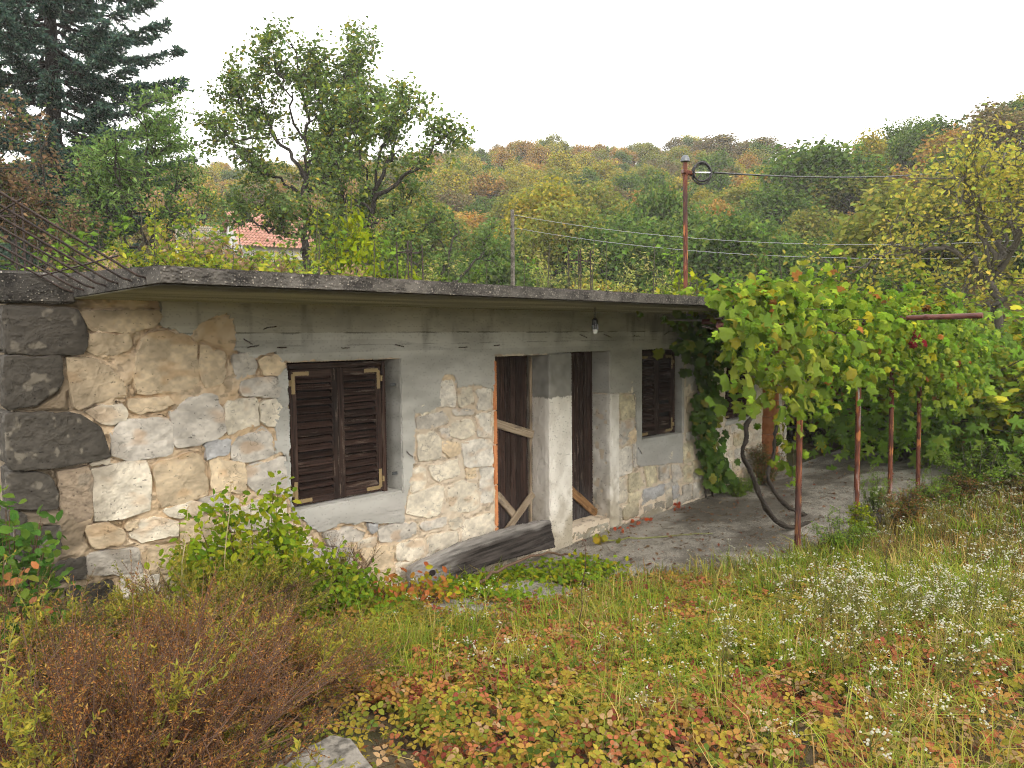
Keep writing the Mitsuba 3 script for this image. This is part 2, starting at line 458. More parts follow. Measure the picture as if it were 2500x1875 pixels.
m_proc('step_concrete', sill_col, .8, lambda p, n, uv: fbm(p.x * 30, p.y * 30, p.z * 30, 4), .012)
m_proc('old_concrete', lambda p, n, uv: mix(mix((.055, .05, .042), (.20, .182, .155), fbmc(p.x * 34, p.y * 34, p.z * 34, 4)), mi.Color3f(.05, .045, .035), smoothstep(.5, .68, fbm(p.x * 6, p.y * 6, p.z * 6, 4)) * .8),
       .9, lambda p, n, uv: fbm(p.x * 40, p.y * 40, p.z * 40, 4), .02)
m_proc('roof_tile', lambda p, n, uv: mix((.34, .165, .12), (.46, .26, .205), cell_rand(dr.floor(p.x * 4), dr.floor(p.y * 4), dr.floor(p.z * 5))), .8)
m_proc('pale_wall', lambda p, n, uv: mix((.50, .50, .47), (.62, .61, .58), fbmc(p.x * 2, p.y * 2, p.z * 2, 3)), .9)
m_flat('brass', (.30, .22, .11), .5, .3)
m_flat('black_rubber', (.012, .012, .014), .4)
m_flat('dark_void', (.008, .008, .008), .9)
m_flat('white_plastic', (.72, .74, .75), .4)
m_flat('zinc_wire', (.33, .34, .35), .5, .3)
m_flat('grey_metal', (.12, .13, .14), .35, .6)
scene['bulb_glass'] = {'type': 'dielectric', 'int_ior': 1.45}

# ---------------------------------------------------------------- the ground: one sheet, with the wooded hill behind
CTRL = np.array([(0, 0, .82), (1.2, 1, .75), (2.2, 1.2, .64), (-2, 2, .85), (0, 3, .74), (0, 5, .8), (1.2, 5.4, .72), (2.2, 5.4, .48), (3, 5.4, .36), (4, 5.4, .12), (5, 5.4, .02), (6, 5.4, -.05),
                 (7, 5.4, -.06), (9, 5.4, -.05), (12, 5.4, .02), (7.5, 3.3, -.04), (9.6, 3.3, -.06), (11.8, 3.2, -.05), (6.5, 4, -.05), (5.5, 4.3, 0), (4.5, 4, .13), (3.5, 4, .28), (2.2, 3.2, .5), (2.5, 2, .6),
                 (4, 2.5, .38), (5.5, 3, .18), (6.5, 2.5, .18), (8, 2.5, .04), (10, 2.5, -.02), (4.5, 1, .6), (6.5, 1, .4), (9, 1, .2), (12, 1, .15), (7, -1, .6), (14, 3, .0), (18, 3, .15), (18, -2, .7), (10, -3, .7),
                 (0, -4, .9), (-6, 0, 1), (-6, 8, .9), (0, 10, .9), (5, 10, .8), (12, 10, .7), (20, 10, .6), (25, 0, .9), (0, 25, 1), (18, 18, .9), (-18, 18, 1), (-18, -18, 1), (18, -18, 1), (0, -25, 1), (-25, 0, 1)], float)
_rbf = RBFInterpolator(CTRL[:, :2], CTRL[:, 2], kernel='linear', neighbors=12)
_AZ = [-180, -60, -20, 10, 21, 28, 40, 48, 52.7, 58, 63, 65.5, 68.5, 72, 77, 79, 90, 120, 150, 180]
_TA = [.0, .02, .13, .200, .220, .231, .254, .263, .255, .258, .246, .214, .218, .222, .238, .256, .275, .1, .02, .0]
_RA = [130, 130, 130, 130, 130, 130, 130, 130, 130, 128, 118, 104, 88, 80, 74, 72, 70, 90, 130, 130]


def ground_h(x, y):
    x, y = np.asarray(x, float), np.asarray(y, float)
    r = np.hypot(x, y); az = np.degrees(np.arctan2(x, y))
    sh = x.shape
    q = np.stack([x.ravel(), y.ravel()], 1)
    near = np.full(len(q), .9)
    sel = np.hypot(q[:, 0], q[:, 1]) < 30
    if sel.any():
        near[sel] = _rbf(q[sel])
    near = near.reshape(sh)
    w = np.clip((r - 18) / 10, 0, 1)
    near = near * (1 - w) + .9 * w
    R = np.interp(az, _AZ, _RA); H = np.interp(az, _AZ, _TA) * R + 2.42 - 3.6 - .9
    s = np.clip((r - 24) / (R - 24), 0, 1)
    hill = np.maximum(H, 0) * s ** np.interp(az, [40, 58, 68], [1.22, 1.18, 1.02])
    hill = np.where(r > R, np.maximum(H, 0) * np.clip(1 - (r - R) / 400, .2, 1), hill)
    und = 1.6 * (meshkit.fbm(np.stack([x * .05, y * .05, x * 0], -1), 3) - .5) * np.clip((r - 26) / 30, 0, 1)
    return near + hill + und


ax = np.concatenate([-np.geomspace(415, 14, 44)[:-1], np.arange(-14, 30, .22), np.geomspace(30, 415, 50)])
gx, gy = np.meshgrid(ax, ax, indexing='ij')
gz = ground_h(gx, gy)
gz = gz + .05 * (meshkit.fbm(np.stack([gx * 1.7, gy * 1.7, gx * 0], -1), 3) - .5) - .02
terr = (gx > 5.3) & (gx < 15) & (gy > 3.3) & (gy < 6)
gz[terr] = np.minimum(gz[terr], -.09)
nx = len(ax); ii, jj = np.meshgrid(np.arange(nx - 1), np.arange(nx - 1), indexing='ij')
q = np.stack([ii * nx + jj, (ii + 1) * nx + jj, (ii + 1) * nx + jj + 1, ii * nx + jj + 1], -1).reshape(-1, 4)
put('ground', (np.stack([gx, gy, gz], -1).reshape(-1, 3), q), 'soil', smooth=True)
tag('ground', kind='structure')


def terrace_z(x):
    return .0 + .024 * (np.asarray(x, float) - 6)


# terrace slab: left end broken, outer edge rough
rng = np.random.default_rng(3)
out = [(5.25, 5.62), (5.15, 5.15), (5.45, 4.75), (5.3, 4.2), (5.9, 3.75)]
out += [(x, 3.42 + .05 * rng.normal()) for x in np.arange(6.4, 14.2, .4)] + [(14.3, 3.5), (14.35, 5.62)]
m = trimesh.creation.extrude_polygon(Polygon(out), .25, engine='earcut')
m = m.subdivide_to_size(.35)
v = np.array(m.vertices); v[:, 2] += terrace_z(v[:, 0]) - .25 + .012 * (meshkit.fbm(np.stack([v[:, 0] * 1.5, v[:, 1] * 1.5, v[:, 0] * 0], 1), 3) - .5) * 2 * (v[:, 2] > .2)
put('terrace', (v, m.faces), 'terrace_concrete')
tag('terrace', kind='structure')
for poly, zt in (([(4.45, 4.9), (4.9, 5.05), (5.2, 4.85), (5.1, 4.35), (4.7, 4.1), (4.35, 4.4)], .15), ([(3.5, 4.75), (4.1, 4.9), (4.35, 4.5), (4.0, 4.1), (3.45, 4.25)], .27)):
    m = trimesh.creation.extrude_polygon(Polygon(poly).buffer(.06, join_style=1), .12, engine='earcut').subdivide_to_size(.12)
    v = np.array(m.vertices); top = v[:, 2] > .1
    c = v[:, :2].mean(0)
    zz = ground_h(v[:, 0], v[:, 1])
    v[:, 2] += zz - .09 + np.where(top, .02 * meshkit.fbm(v * 7, 3), 0)
    k = put('path_slab', (v, m.faces), 'terrace_concrete'); tag(k, kind='structure')

# ---------------------------------------------------------------- the stone house
WY = 5.6
ZS, ZHEAD = 2.718, 2.242
HX0, HX1, HY1 = 1.07, 12.05, 10.2
H = thing('stone_house', 'low flat-roofed house of pale rough stone with brown shutters and a dark concrete roof slab', 'house')
OPEN = dict(w1=(2.965, 4.09, 1.005, 2.242), d1=(5.30, 6.11, .12, 2.225), d2=(6.485, 7.22, .19, 2.245), w2=(7.878, 8.835, 1.08, 2.245), w3=(10.0, 10.93, 1.13, 2.25), d3=(11.18, 11.74, .17, 2.2))
wallp = Polygon([(HX0, -.3), (HX1, -.3), (HX1, ZS), (HX0, ZS)])
for a, b, c, d in OPEN.values():
    wallp = wallp.difference(sbox(a, c, b, d))


def extrude_xz(poly, y0, y1):
    m = trimesh.creation.extrude_polygon(poly, y1 - y0, engine='earcut')
    v = np.array(m.vertices)
    return np.stack([v[:, 0], y0 + v[:, 2], v[:, 1]], 1), np.array(m.faces)[:, ::-1]


put(H + '__wall', extrude_xz(wallp, WY + .035, WY + .42), 'mortar')
put(H + '__end_wall', cbox(HX0 + .003, HX0 + .42, WY + .423, HY1, -.3, 2.72, .01), 'mortar')
put(H + '__end_wall', cbox(HX1 - .42, HX1 - .003, WY + .423, HY1, -.3, 2.72, .01), 'mortar')
put(H + '__rear_wall', cbox(HX0 + .425, HX1 - .425, HY1 - .4, HY1 - .002, -.3, 2.72, .01), 'mortar')
put(H + '__interior', cbox(HX0 + .5, HX1 - .5, WY + .425, WY + .44, 0, 2.7, .002), 'dark_void')

KIND = dict(w=0, g=1, o=2, b=3, y=4, l=5, p=5, d=6)
STONES = 'd 104,266 145,265 151,250 149,235 128,234 103,236|d 103,234 134,233 135,216 129,209 115,200 101,200|d 102,198 144,194 158,182 161,163 147,161 124,160 101,162|d 101,160 122,157 127,150 128,132 100,137|d2 130,157 147,158 149,153 149,122 138,120 130,132|o 147,264 199,264 197,254 182,250 162,249 151,251|o 152,248 178,247 179,237 166,234 154,234 149,237|o 138,232 155,231 165,227 174,215 176,204 163,202 147,199 140,197 139,214|o 181,232 186,246 201,251 218,247 225,237 225,216 222,205 209,204 182,205 179,215|o 227,240 244,233 245,218 242,209 229,207 225,217|g 251,231 266,232 271,223 269,216 253,212|o 272,227 288,231 294,222 293,214 277,214|g 258,211 285,213 290,207 288,195 258,200 256,205|w 243,195 270,197 271,176 245,170 242,179|w 272,192 286,195 291,189 289,174 279,173 272,178|w 147,196 158,199 172,197 174,189 160,185 154,188|o 176,201 202,202 205,197 199,193 180,191 175,194|g 162,180 171,187 198,188 204,182 204,163 199,159 172,158 163,163|g 203,192 216,200 237,203 241,189 243,174 237,168 222,164 205,164|b 226,165 245,167 248,165 246,155 229,153|g 250,165 274,173 281,166 283,149 261,147 246,150|w 150,157 185,157 188,146 185,121 168,118 150,120 150,139|w 149,159 160,161 161,159 151,158|o 190,153 216,159 225,155 225,143 228,138 228,126 213,122 193,121 191,133|o 230,153 257,147 258,141 257,123 231,129|g 259,144 293,146 292,117 267,121 259,130|w 193,119 214,122 223,120 224,111 203,112|g 222,122 232,125 252,119 250,111 226,114|o 143,116 156,118 170,108 168,101 149,101|o 170,115 177,116 178,111 170,109|w 178,115 191,115 205,110 205,100 180,99 172,105|o 207,108 227,109 239,102 237,90 207,93|w 241,108 267,115 291,112 290,90 242,94|g 144,98 177,95 179,77 144,83|o 180,95 219,89 220,70 182,75|w 222,90 266,86 267,65 223,69|g 269,87 290,86 289,60 270,61|g 427,167 461,171 467,159 427,156|g 471,172 500,170 500,165 473,166|w 428,151 447,153 457,143 455,125 428,126|w 468,160 497,160 501,146 484,141 468,147|g 456,154 467,154 466,145 457,146|o 458,141 479,139 480,127 467,125 458,132|l 484,138 509,139 525,135 525,110 486,112|l 502,164 524,165 524,139 504,141|w 418,120 435,119 437,104 432,97 419,98|w 439,119 477,122 480,107 453,103 444,108|w 416,95 457,101 457,82 453,70 436,70 412,79|w 461,95 481,99 503,92 503,69 490,66 465,70|l 508,109 525,108 524,69 506,71|g 381,69 397,72 424,67 424,56 405,54 382,58|g 428,65 460,67 462,59 433,58|b 370,76 381,75 381,68 373,67|g 324,77 357,77 369,70 366,60 329,65|w 438,52 470,50 476,45 475,33 437,35|w 401,52 433,50 435,35 428,30 400,36|o 360,55 399,52 398,33 372,32|w 479,45 486,59 522,60 523,38 480,33|w 400,34 419,31 421,21 400,22|w 359,62 378,63 378,55 357,57|l 457,199 471,202 476,190 475,174 455,177|w 478,190 497,193 500,178 480,173|l 504,189 523,190 523,168 505,169|w 463,63 483,62 483,52 466,53|g 306,66 345,61 355,55 354,40 306,48|y 742,170 775,169 775,140 744,138|g 742,136 775,136 773,121 755,109 742,103|o 759,118 775,124 776,106 760,106|p 740,101 767,103 769,69 738,66|y 760,66 785,67 797,46 761,44|y 793,73 823,72 827,46 802,45|g 827,69 853,68 856,47 831,49|g 860,66 878,66 884,47 859,43|w 725,65 757,63 758,35 727,31|y 749,28 781,30 781,12 751,10|y 761,42 789,42 787,31 761,31|b 795,42 840,43 840,30 806,25 787,19|b 860,37 877,38 879,20 862,18|y 888,61 909,60 910,37 886,37|g 885,34 910,33 908,10 890,11|w 725,29 746,27 747,4 726,-2|y 885,92 914,91 914,65 888,65|w 844,31 858,37 860,11 845,8|w 785,9 827,14 840,9 836,2 789,1|g 771,105 783,106 783,77 772,75'
rng = np.random.default_rng(11)


def stone_mesh(pts, kind, rng, proud=None):
    """rough face of one stone: rings from the joint up to an uneven cushion; pts (x, z) in metres on the wall plane"""
    pg = Polygon(pts).buffer(0)
    if pg.area < 1e-4:
        return None
    r = min(.013, .14 * math.sqrt(pg.area))
    pg = pg.buffer(.008, join_style=2).buffer(-r).buffer(r * .9)
    if pg.is_empty or pg.geom_type != 'Polygon':
        return None
    n = 16 if pg.area < .03 else 24
    L = pg.exterior
    o = np.array([L.interpolate(t, normalized=True).coords[0] for t in np.arange(n) / n])
    c = o.mean(0)
    o = o + rng.normal(size=o.shape) * .0055
    proud = rng.uniform(.011, .023) * float(np.interp(c[0], [3.2, 4.4], [1, .55])) if proud is None else proud
    tilt = rng.normal(size=2) * .05
    V = []
    jit = rng.normal(size=n) * .003
    for s, h in ((1.0, -.02), (.985, .80), (.975, .86), (.90, .97), (.55, 1.0)):
        p = c + (o - c) * s
        d = h if h < 0 else proud * h
        d = d + ((p - c) @ tilt + (jit if h < .9 else rng.normal(size=n) * .003)) * (h > .5)
        V.append(np.stack([p[:, 0], WY - d + (.02 if h < 0 else 0), p[:, 1]], 1))
    V = np.vstack(V + [[[c[0], WY - proud - rng.normal() * .004, c[1]]]])
    V = np.vstack([V, V[n:2 * n]])
    F = []
    for k in (0, 1, 2, 3):
        for i in range(n):
            j = (i + 1) % n
            k0 = 5 * n + 1 if k == 1 else k * n
            a, b, d, e = k0 + i, k0 + j, (k + 1) * n + j, (k + 1) * n + i
            F += [[a, b, d], [a, d, e]]
    F += [[4 * n + i, 4 * n + (i + 1) % n, 5 * n] for i in range(n)]
    F = np.array(F)
    area = np.cross(V[F[:, 1]] - V[F[:, 0]], V[F[:, 2]] - V[F[:, 0]])[:, 1].sum()
    if area > 0:
        F = F[:, ::-1]
    uv = np.tile([kind + .2, rng.random()], (len(V), 1))
    return V, F, uv


taken, done = [], []
for s in STONES.split('|'):
    k, *pp = s.split()
    P = np.array([[float(t) / 100 for t in q.split(',')] for q in pp])
    kind = 7 if k == 'd2' else KIND[k[0]]
    r = stone_mesh(P, kind, rng, .035 if k == 'd' else None)
    if r:
        taken.append(Polygon(P).buffer(.012))
        put(H + '__wall__stone', r[:2], 'stone', smooth=50 if False else True, uv=r[2])
# the rest of the masonry (low courses and the far end of the wall): coursed rubble
free = wallp.difference(unary_union(taken + [sbox(0, 2.19, 9.3, 3), sbox(6.05, -1, 6.5, 3), sbox(2.0, .85, 4.2, 3)] + [sbox(a - .12, c - .2, b + .12, d + .1) for a, b, c, d in list(OPEN.values())[:4]]))
for x0, x1, z0, z1 in ((1.1, 6.05, -.2, .85), (7.22, 9.3, -.2, .2), (8.9, 12.0, -.1, 2.6), (4.1, 5.3, .3, 2.1), (7.25, 8.9, .3, 1.7), (1.07, 1.5, .8, 1.35)):
    z = z0
    while z < z1:
        h = rng.uniform(.15, .27); x = x0 - rng.uniform(0, .2)
        while x < x1:
            w = rng.uniform(.18, .42)
            cell = Polygon([(x + .015 + rng.uniform(0, .03), z + .012 + rng.uniform(0, .03)), (x + w - .015 - rng.uniform(0, .03), z + .012 + rng.uniform(0, .03)),
                            (x + w - .015 - rng.uniform(0, .03), z + h - .012 - rng.uniform(0, .03)), (x + .015 + rng.uniform(0, .03), z + h - .012 - rng.uniform(0, .03))])
            g = cell.intersection(free)
            for part in getattr(g, 'geoms', [g]):
                if part.geom_type == 'Polygon' and part.area > .006 and part.area > .45 * cell.area:
                    r = stone_mesh(np.array(part.exterior.coords)[:-1], int(rng.choice([0, 0, 1, 2, 4, 5])) if x > 1.3 else 6, rng)
                    if r:
                        put(H + '__wall__stone', r[:2], 'stone', smooth=True, uv=r[2])
                        free = free.difference(part.buffer(.012)); done.append(part)
            x += w
        z += h
# black corner stones turn round the corner
for z0, z1 in ((1.0, 1.33), (1.35, 1.61), (1.63, 1.98), (2.01, 2.34), (2.36, 2.66)):
    m = cbox(HX0 - .03, HX0 + .03, WY - .028, WY + rng.uniform(.35, .6), z0, z1, .02)
    v = np.array(m.vertices) + rng.normal(size=m.vertices.shape) * .006
    put(H + '__wall__corner_stone', (v, m.faces), 'stone', uv=np.tile([6.2, rng.random()], (len(v), 1)))


# the pointing between the stones: an uneven skin that opens into gaps along some joints
import shapely
mort_hide = unary_union([sbox(1.9, 2.66, 12.1, 3), sbox(6.09, -1, 6.5, 3), sbox(7.2, -1, 7.39, 2.3)] + [sbox(a, c, b, d) for a, b, c, d in OPEN.values()])
edges = np.vstack([np.array(p.exterior.segmentize(.012).coords) for p in taken + done])
etree = cKDTree(edges)
inside = unary_union([p.buffer(-.02) for p in taken + done])
for x0, x1, st in ((HX0 + .004, 9.2, .0125), (9.2, HX1 - .004, .03)):
    xs, zs = np.arange(x0, x1 + st * .5, st), np.arange(-.25, ZS - .004, st)
    gx_, gz_ = np.meshgrid(xs, zs, indexing='ij')
    d, _ = etree.query(np.stack([gx_.ravel(), gz_.ravel()], 1)); d = d.reshape(gx_.shape)
    q3 = np.stack([gx_, gx_ * 0, gz_], -1)
    gap = np.clip((meshkit.fbm(q3 * 5 + 3, 3) - .37) * 9, 0, 1) * np.clip(1.15 - d / .016, 0, 1)
    gy_ = WY - .004 - .016 * (meshkit.fbm(q3 * 16, 3) - .5) - .010 * (meshkit.noise(q3 * 55) - .5) + np.interp(gx_, [3.2, 4.4], [.046, .020]) * gap
    hid = shapely.contains_xy(mort_hide, gx_, gz_) | shapely.contains_xy(inside, gx_, gz_)
    na, nb = gx_.shape; i, j = np.meshgrid(np.arange(na - 1), np.arange(nb - 1), indexing='ij')
    keep = ~(hid[:-1, :-1] & hid[1:, :-1] & hid[:-1, 1:] & hid[1:, 1:])
    for a_, b_, c_, d_ in OPEN.values():
        mid = (gx_[:-1, :-1] + st / 2 > a_) & (gx_[:-1, :-1] + st / 2 < b_) & (gz_[:-1, :-1] + st / 2 > c_) & (gz_[:-1, :-1] + st / 2 < d_)
        keep &= ~mid
    q = np.stack([i * nb + j, (i + 1) * nb + j, (i + 1) * nb + j + 1, i * nb + j + 1], -1)[keep]
    put(H + '__wall__mortar', (np.stack([gx_, gy_, gz_], -1).reshape(-1, 3), q), 'mortar', smooth=True)


def jag(poly, rng, amp=.012, step=.02):
    """ragged edge for hand-spread plaster"""
    L = poly.exterior; n = max(8, int(L.length / step))
    p = np.array([L.interpolate(t, normalized=True).coords[0] for t in np.arange(n) / n])
    straight = (p[:, 1] > ZS - .02)
    d = np.convolve(np.tile(rng.normal(size=n), 3), np.ones(3) / 2, 'same')[n:2 * n, None] * unit(rng.normal(size=(n, 2))) * amp
    d[straight] = 0
    return Polygon(p + d).buffer(0)


lint = Polygon([(1.99, 2.715), (1.98, 2.54), (2.07, 2.51), (2.19, 2.46), (2.25, 2.54), (2.37, 2.61), (2.50, 2.63), (2.54, 2.51), (2.53, 2.35), (2.69, 2.28), (2.74, 2.31), (2.88, 2.33), (2.90, 2.25), (2.96, 2.245),
                (4.24, 2.245), (4.245, 1.72), (4.41, 1.71), (4.55, 1.77), (4.56, 1.99), (4.62, 2.08), (4.74, 2.06), (4.78, 1.93), (4.98, 1.95), (5.16, 1.92), (5.27, 1.87), (5.28, 2.25), (6.11, 2.235), (6.48, 2.25), (7.23, 2.25),
                (7.24, 1.73), (7.42, 1.73), (7.72, 1.69), (7.76, 1.69), (7.77, .78), (7.85, .74), (8.27, .71), (8.58, .70), (8.84, .66), (8.85, 1.06), (7.89, 1.07), (7.89, 2.25), (8.93, 2.25), (8.94, 1.72), (9.2, 1.8), (9.5, 2.1), (10.0, 2.3),
                (12.04, 2.3), (12.04, 2.715)])
lint = jag(lint, rng)
for a, b, c, d in OPEN.values():
    lint = lint.difference(sbox(a, c - .02, b, d))
for g in getattr(lint, 'geoms', [lint]):
    if g.area > .01:
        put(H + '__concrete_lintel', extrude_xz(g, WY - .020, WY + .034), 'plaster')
jam = jag(Polygon([(4.09, 2.25), (4.25, 2.25), (4.24, 1.66), (4.22, 1.25), (4.10, .85), (4.09, .71), (3.81, .75), (3.69, .79), (3.57, .79), (3.42, .83), (3.22, .78), (3.10, .86), (2.99, 1.0), (4.09, 1.0)]), rng, .010)
put(H + '__window_surround', extrude_xz(jam.difference(lint).buffer(0) if jam.difference(lint).geom_type == 'Polygon' else max(jam.difference(lint).geoms, key=lambda g: g.area), WY - .026, WY + .033), 'plaster')
lj = jag(Polygon([(2.88, 2.13), (2.962, 2.20), (2.962, 1.02), (2.90, 1.30), (2.93, 1.49), (2.83, 1.51), (2.84, 1.69)]), rng, .012)
put(H + '__window_surround', extrude_xz(lj, WY - .018, WY + .034), 'plaster')
# concrete linings of the window reveals (proud of the core by 3 mm)
for key in ('w1', 'w2', 'w3'):
    a, b, c, d = OPEN[key]
    put(H + '__window_reveal', cbox(b - .006, b + .05, WY - .012, WY + .4, c - .004, d - .003, .004), 'plaster')
    put(H + '__window_reveal', cbox(a + .01, b - .008, WY - .016, WY + .4, c - .06, c + .006, .005), 'plaster')
# concrete pier between the doors, limewashed below
put(H + '__pier', trimesh.Trimesh(*(lambda m: (np.array(m.vertices) + .020 * (meshkit.fbm(np.array(m.vertices) * 15, 3)[:, None] - .5), m.faces))(cbox(6.10, 6.492, WY - .035, WY + .34, -.1, ZHEAD - .003, .014).subdivide_to_size(.035)), process=False), 'pier_lime')
put(H + '__door_jamb', trimesh.Trimesh(*(lambda m: (np.array(m.vertices) + .022 * (meshkit.noise(np.array(m.vertices) * 14)[:, None] - .5), m.faces))(cbox(7.215, 7.40, WY - .03, WY + .3, .05, 1.725, .02).subdivide_to_size(.05)), process=False), 'pier_lime')
put(H + '__door_jamb', cbox(7.212, 7.27, WY - .012, WY + .3, 1.727, 2.243, .005), 'plaster')
# red hollow-brick edge of the first door
z = .13
for k, hh in enumerate((.31, .45, .42, .36, .52)):
    m = cbox(5.268 + .006 * (k % 2), 5.318, WY - .012, WY + .2, z, z + hh - .012, .005).subdivide_to_size(.05)
    v = np.array(m.vertices) + .005 * (meshkit.noise(np.array(m.vertices) * 25)[:, None] - .5)
    put(H + '__jamb_brick', (v, m.faces), 'brick'); z += hh
# door steps
for (a, b, y0, y1, z0, z1) in ((6.495, 7.21, WY - .006, WY + .3, -.1, .15), (5.32, 6.09, WY - .004, WY + .35, -.1, .12)):
    m = cbox(a, b, y0, y1, z0, z1, .02).subdivide_to_size(.06)
    v = np.array(m.vertices) + .014 * (meshkit.noise(np.array(m.vertices) * 9)[:, None] - .5)
    put(H + '__door_step', (v, m.faces), 'step_concrete')

# doors of vertical boards, nailed shut
def boarded_door(x0, x1, z0, z1, y, seed):
    r = np.random.default_rng(seed)
    D = uniq(H + '__door')
    x = x0; k = 0
    while x < x1 - .03:
        w = min(r.uniform(.075, .10), x1 - x)
        plank(D + '__plank', 'dark_wood', (x + w / 2, y + r.uniform(-.003, .003), (z0 + z1) / 2 + r.uniform(-.004, .004)), ([0, 0, 1], [1, 0, 0]), z1 - z0, w - .006, .026, .004)
        x += w
    put(D + '__backing', cbox(x0, x1, y + .016, y + .03, z0, z1, .002), 'dark_void')
    return D


D1 = boarded_door(5.32, 6.04, .13, 2.22, 5.86, 1)
D2 = boarded_door(6.497, 7.205, .19, 2.24, 5.835, 2)


def board(dk, p0, p1, w, y, orange=False, yy=None):
    a = np.array([p0[0], y, p0[1]]); b = np.array([p1[0], y if yy is None else yy, p1[1]])
    d = b - a
    if orange:
        PALE_ORANGE[0] = PID[0] + 1
    plank(dk + '__nailed_board', 'pale_wood', (a + b) / 2, (d, [-d[2], 0, d[0]]), np.linalg.norm(d), w, .024, .003)


def at_y(x, z, y):
    """a spot seen on the wall plane, moved back onto the plane y along the line of sight that measured it"""
    return x * y / WY, 2.42 + (z - 2.42) * y / WY


board(D1, at_y(5.30, 1.53, 5.83), at_y(5.865, 1.352, 5.79), .095, 5.83, yy=5.79)
board(D1, at_y(5.31, .775, 5.83), at_y(5.60, .47, 5.83), .085, 5.83)
board(D1, at_y(5.40, .33, 5.80), at_y(5.87, .70, 5.79), .085, 5.80)
board(D2, at_y(6.46, .66, 5.80), at_y(6.96, .28, 5.80), .105, 5.80, orange=True)
x, z = at_y(5.80, 1.2, 5.85)
plank(D1 + '__edge_lath', 'pale_wood', (6.062, 5.83, 1.18), ([.012, 0, 1], [1, 0, 0]), 2.05, .035, .03, .003)
D3 = boarded_door(11.2, 11.7, .2, 2.19, 5.9, 5)
for k in range(7):
    put(H + '__jamb_brick', cbox(11.70 - .004 * (k % 2), 11.75, WY - .012, WY + .3, .18 + .29 * k, .18 + .29 * k + .28, .005), 'brick')

# shutters
def shutters(x0, x1, z0, z1, y, seed, nslat, broken=()):
    r = np.random.default_rng(seed)
    fw = .045
    W = uniq(H + '__window')
    plank(W + '__frame_piece', 'dark_wood', (x0 + fw / 2, y + .02, (z0 + z1) / 2), ([0, 0, 1], [1, 0, 0]), z1 - z0, fw, .07)
    plank(W + '__frame_piece', 'dark_wood', (x1 - fw / 2, y + .02, (z0 + z1) / 2), ([0, 0, 1], [1, 0, 0]), z1 - z0, fw, .07)
    plank(W + '__frame_piece', 'dark_wood', ((x0 + x1) / 2, y + .02, z1 - fw / 2), ([1, 0, 0], [0, 0, 1]), x1 - x0 - 2 * fw, fw, .07)
    put(W + '__backing', cbox(x0 + .01, x1 - .01, y + .06, y + .075, z0, z1, .002), 'dark_void')
    a, b = x0 + fw + .004, x1 - fw - .004
    mid = (a + b) / 2; z0 += .012; z1 -= fw + .004
    for s, (p, q_) in enumerate(((a, mid - .002), (mid + .002, b))):
        S = uniq(H + '__shutter')
        yy = y + (0 if s == 0 else .006)
        sw, rw = .062, .07
        plank(S + '__stile', 'dark_wood', (p + sw / 2, yy, (z0 + z1) / 2), ([0, 0, 1], [1, 0, 0]), z1 - z0, sw, .034)
        plank(S + '__stile', 'dark_wood', (q_ - sw / 2, yy, (z0 + z1) / 2), ([0, 0, 1], [1, 0, 0]), z1 - z0, sw, .034)
        plank(S + '__rail', 'dark_wood', ((p + q_) / 2, yy, z1 - rw / 2), ([1, 0, 0], [0, 0, 1]), q_ - p - 2 * sw, rw, .032)
        plank(S + '__rail', 'dark_wood', ((p + q_) / 2, yy, z0 + rw / 2), ([1, 0, 0], [0, 0, 1]), q_ - p - 2 * sw, rw, .032)
        zz = np.linspace(z0 + rw + .02, z1 - rw - .02, nslat)
        for k, zc in enumerate(zz):
            if (s, k) in broken:
                continue
            t = math.radians(54 + r.normal() * 4)
            tip = r.normal() * .006
            plank(S + '__slat', 'dark_wood', ((p + q_) / 2, yy - .004, zc), ([1, 0, tip], [0, -math.sin(t), -math.cos(t)]), q_ - p - 2 * sw + .006, .074, .012, .003)
        # brass corner hinges
        hx = p + .03 if s == 0 else q_ - .03
        sg = 1 if s == 0 else -1
        for zc, up in ((z1 - .035, -1), (z0 + .035, 1)):
            mm = MB()
            for bx in (cbox(min(hx, hx + sg * .15), max(hx, hx + sg * .15), yy - .023, yy - .018, zc - .017, zc + .017, .002), cbox(hx - .017, hx + .017, yy - .0245, yy - .0195, min(zc, zc + up * .17), max(zc, zc + up * .17), .002)):
                mm.add(bx.vertices, bx.faces, [.5, .5])
            v, f = tube([[hx - sg * .03, yy - .025, zc + up * .05], [hx - sg * .03, yy - .025, zc + up * .10]], .011, 8)
            mm.add(v, f, [.5, .5])
            mm.put(S + '__hinge', 'brass')


a, b, c, d = OPEN['w1']; shutters(a + .004, b - .11, c + .008, d - .02, WY + .085, 4, 16)
a, b, c, d = OPEN['w2']; shutters(a + .004, b - .07, c + .008, d - .02, WY + .075, 5, 17, broken=((1, 3), (1, 6)))
a, b, c, d = OPEN['w3']; shutters(a + .004, b - .07, c + .008, d - .02, WY + .075, 6, 14)
for zc in (1.17, 2.0):
    put(H + '__hinge_pin', cbox(4.02, 4.078, WY + .045, WY + .058, zc - .014, zc + .014, .004), 'grey_metal')

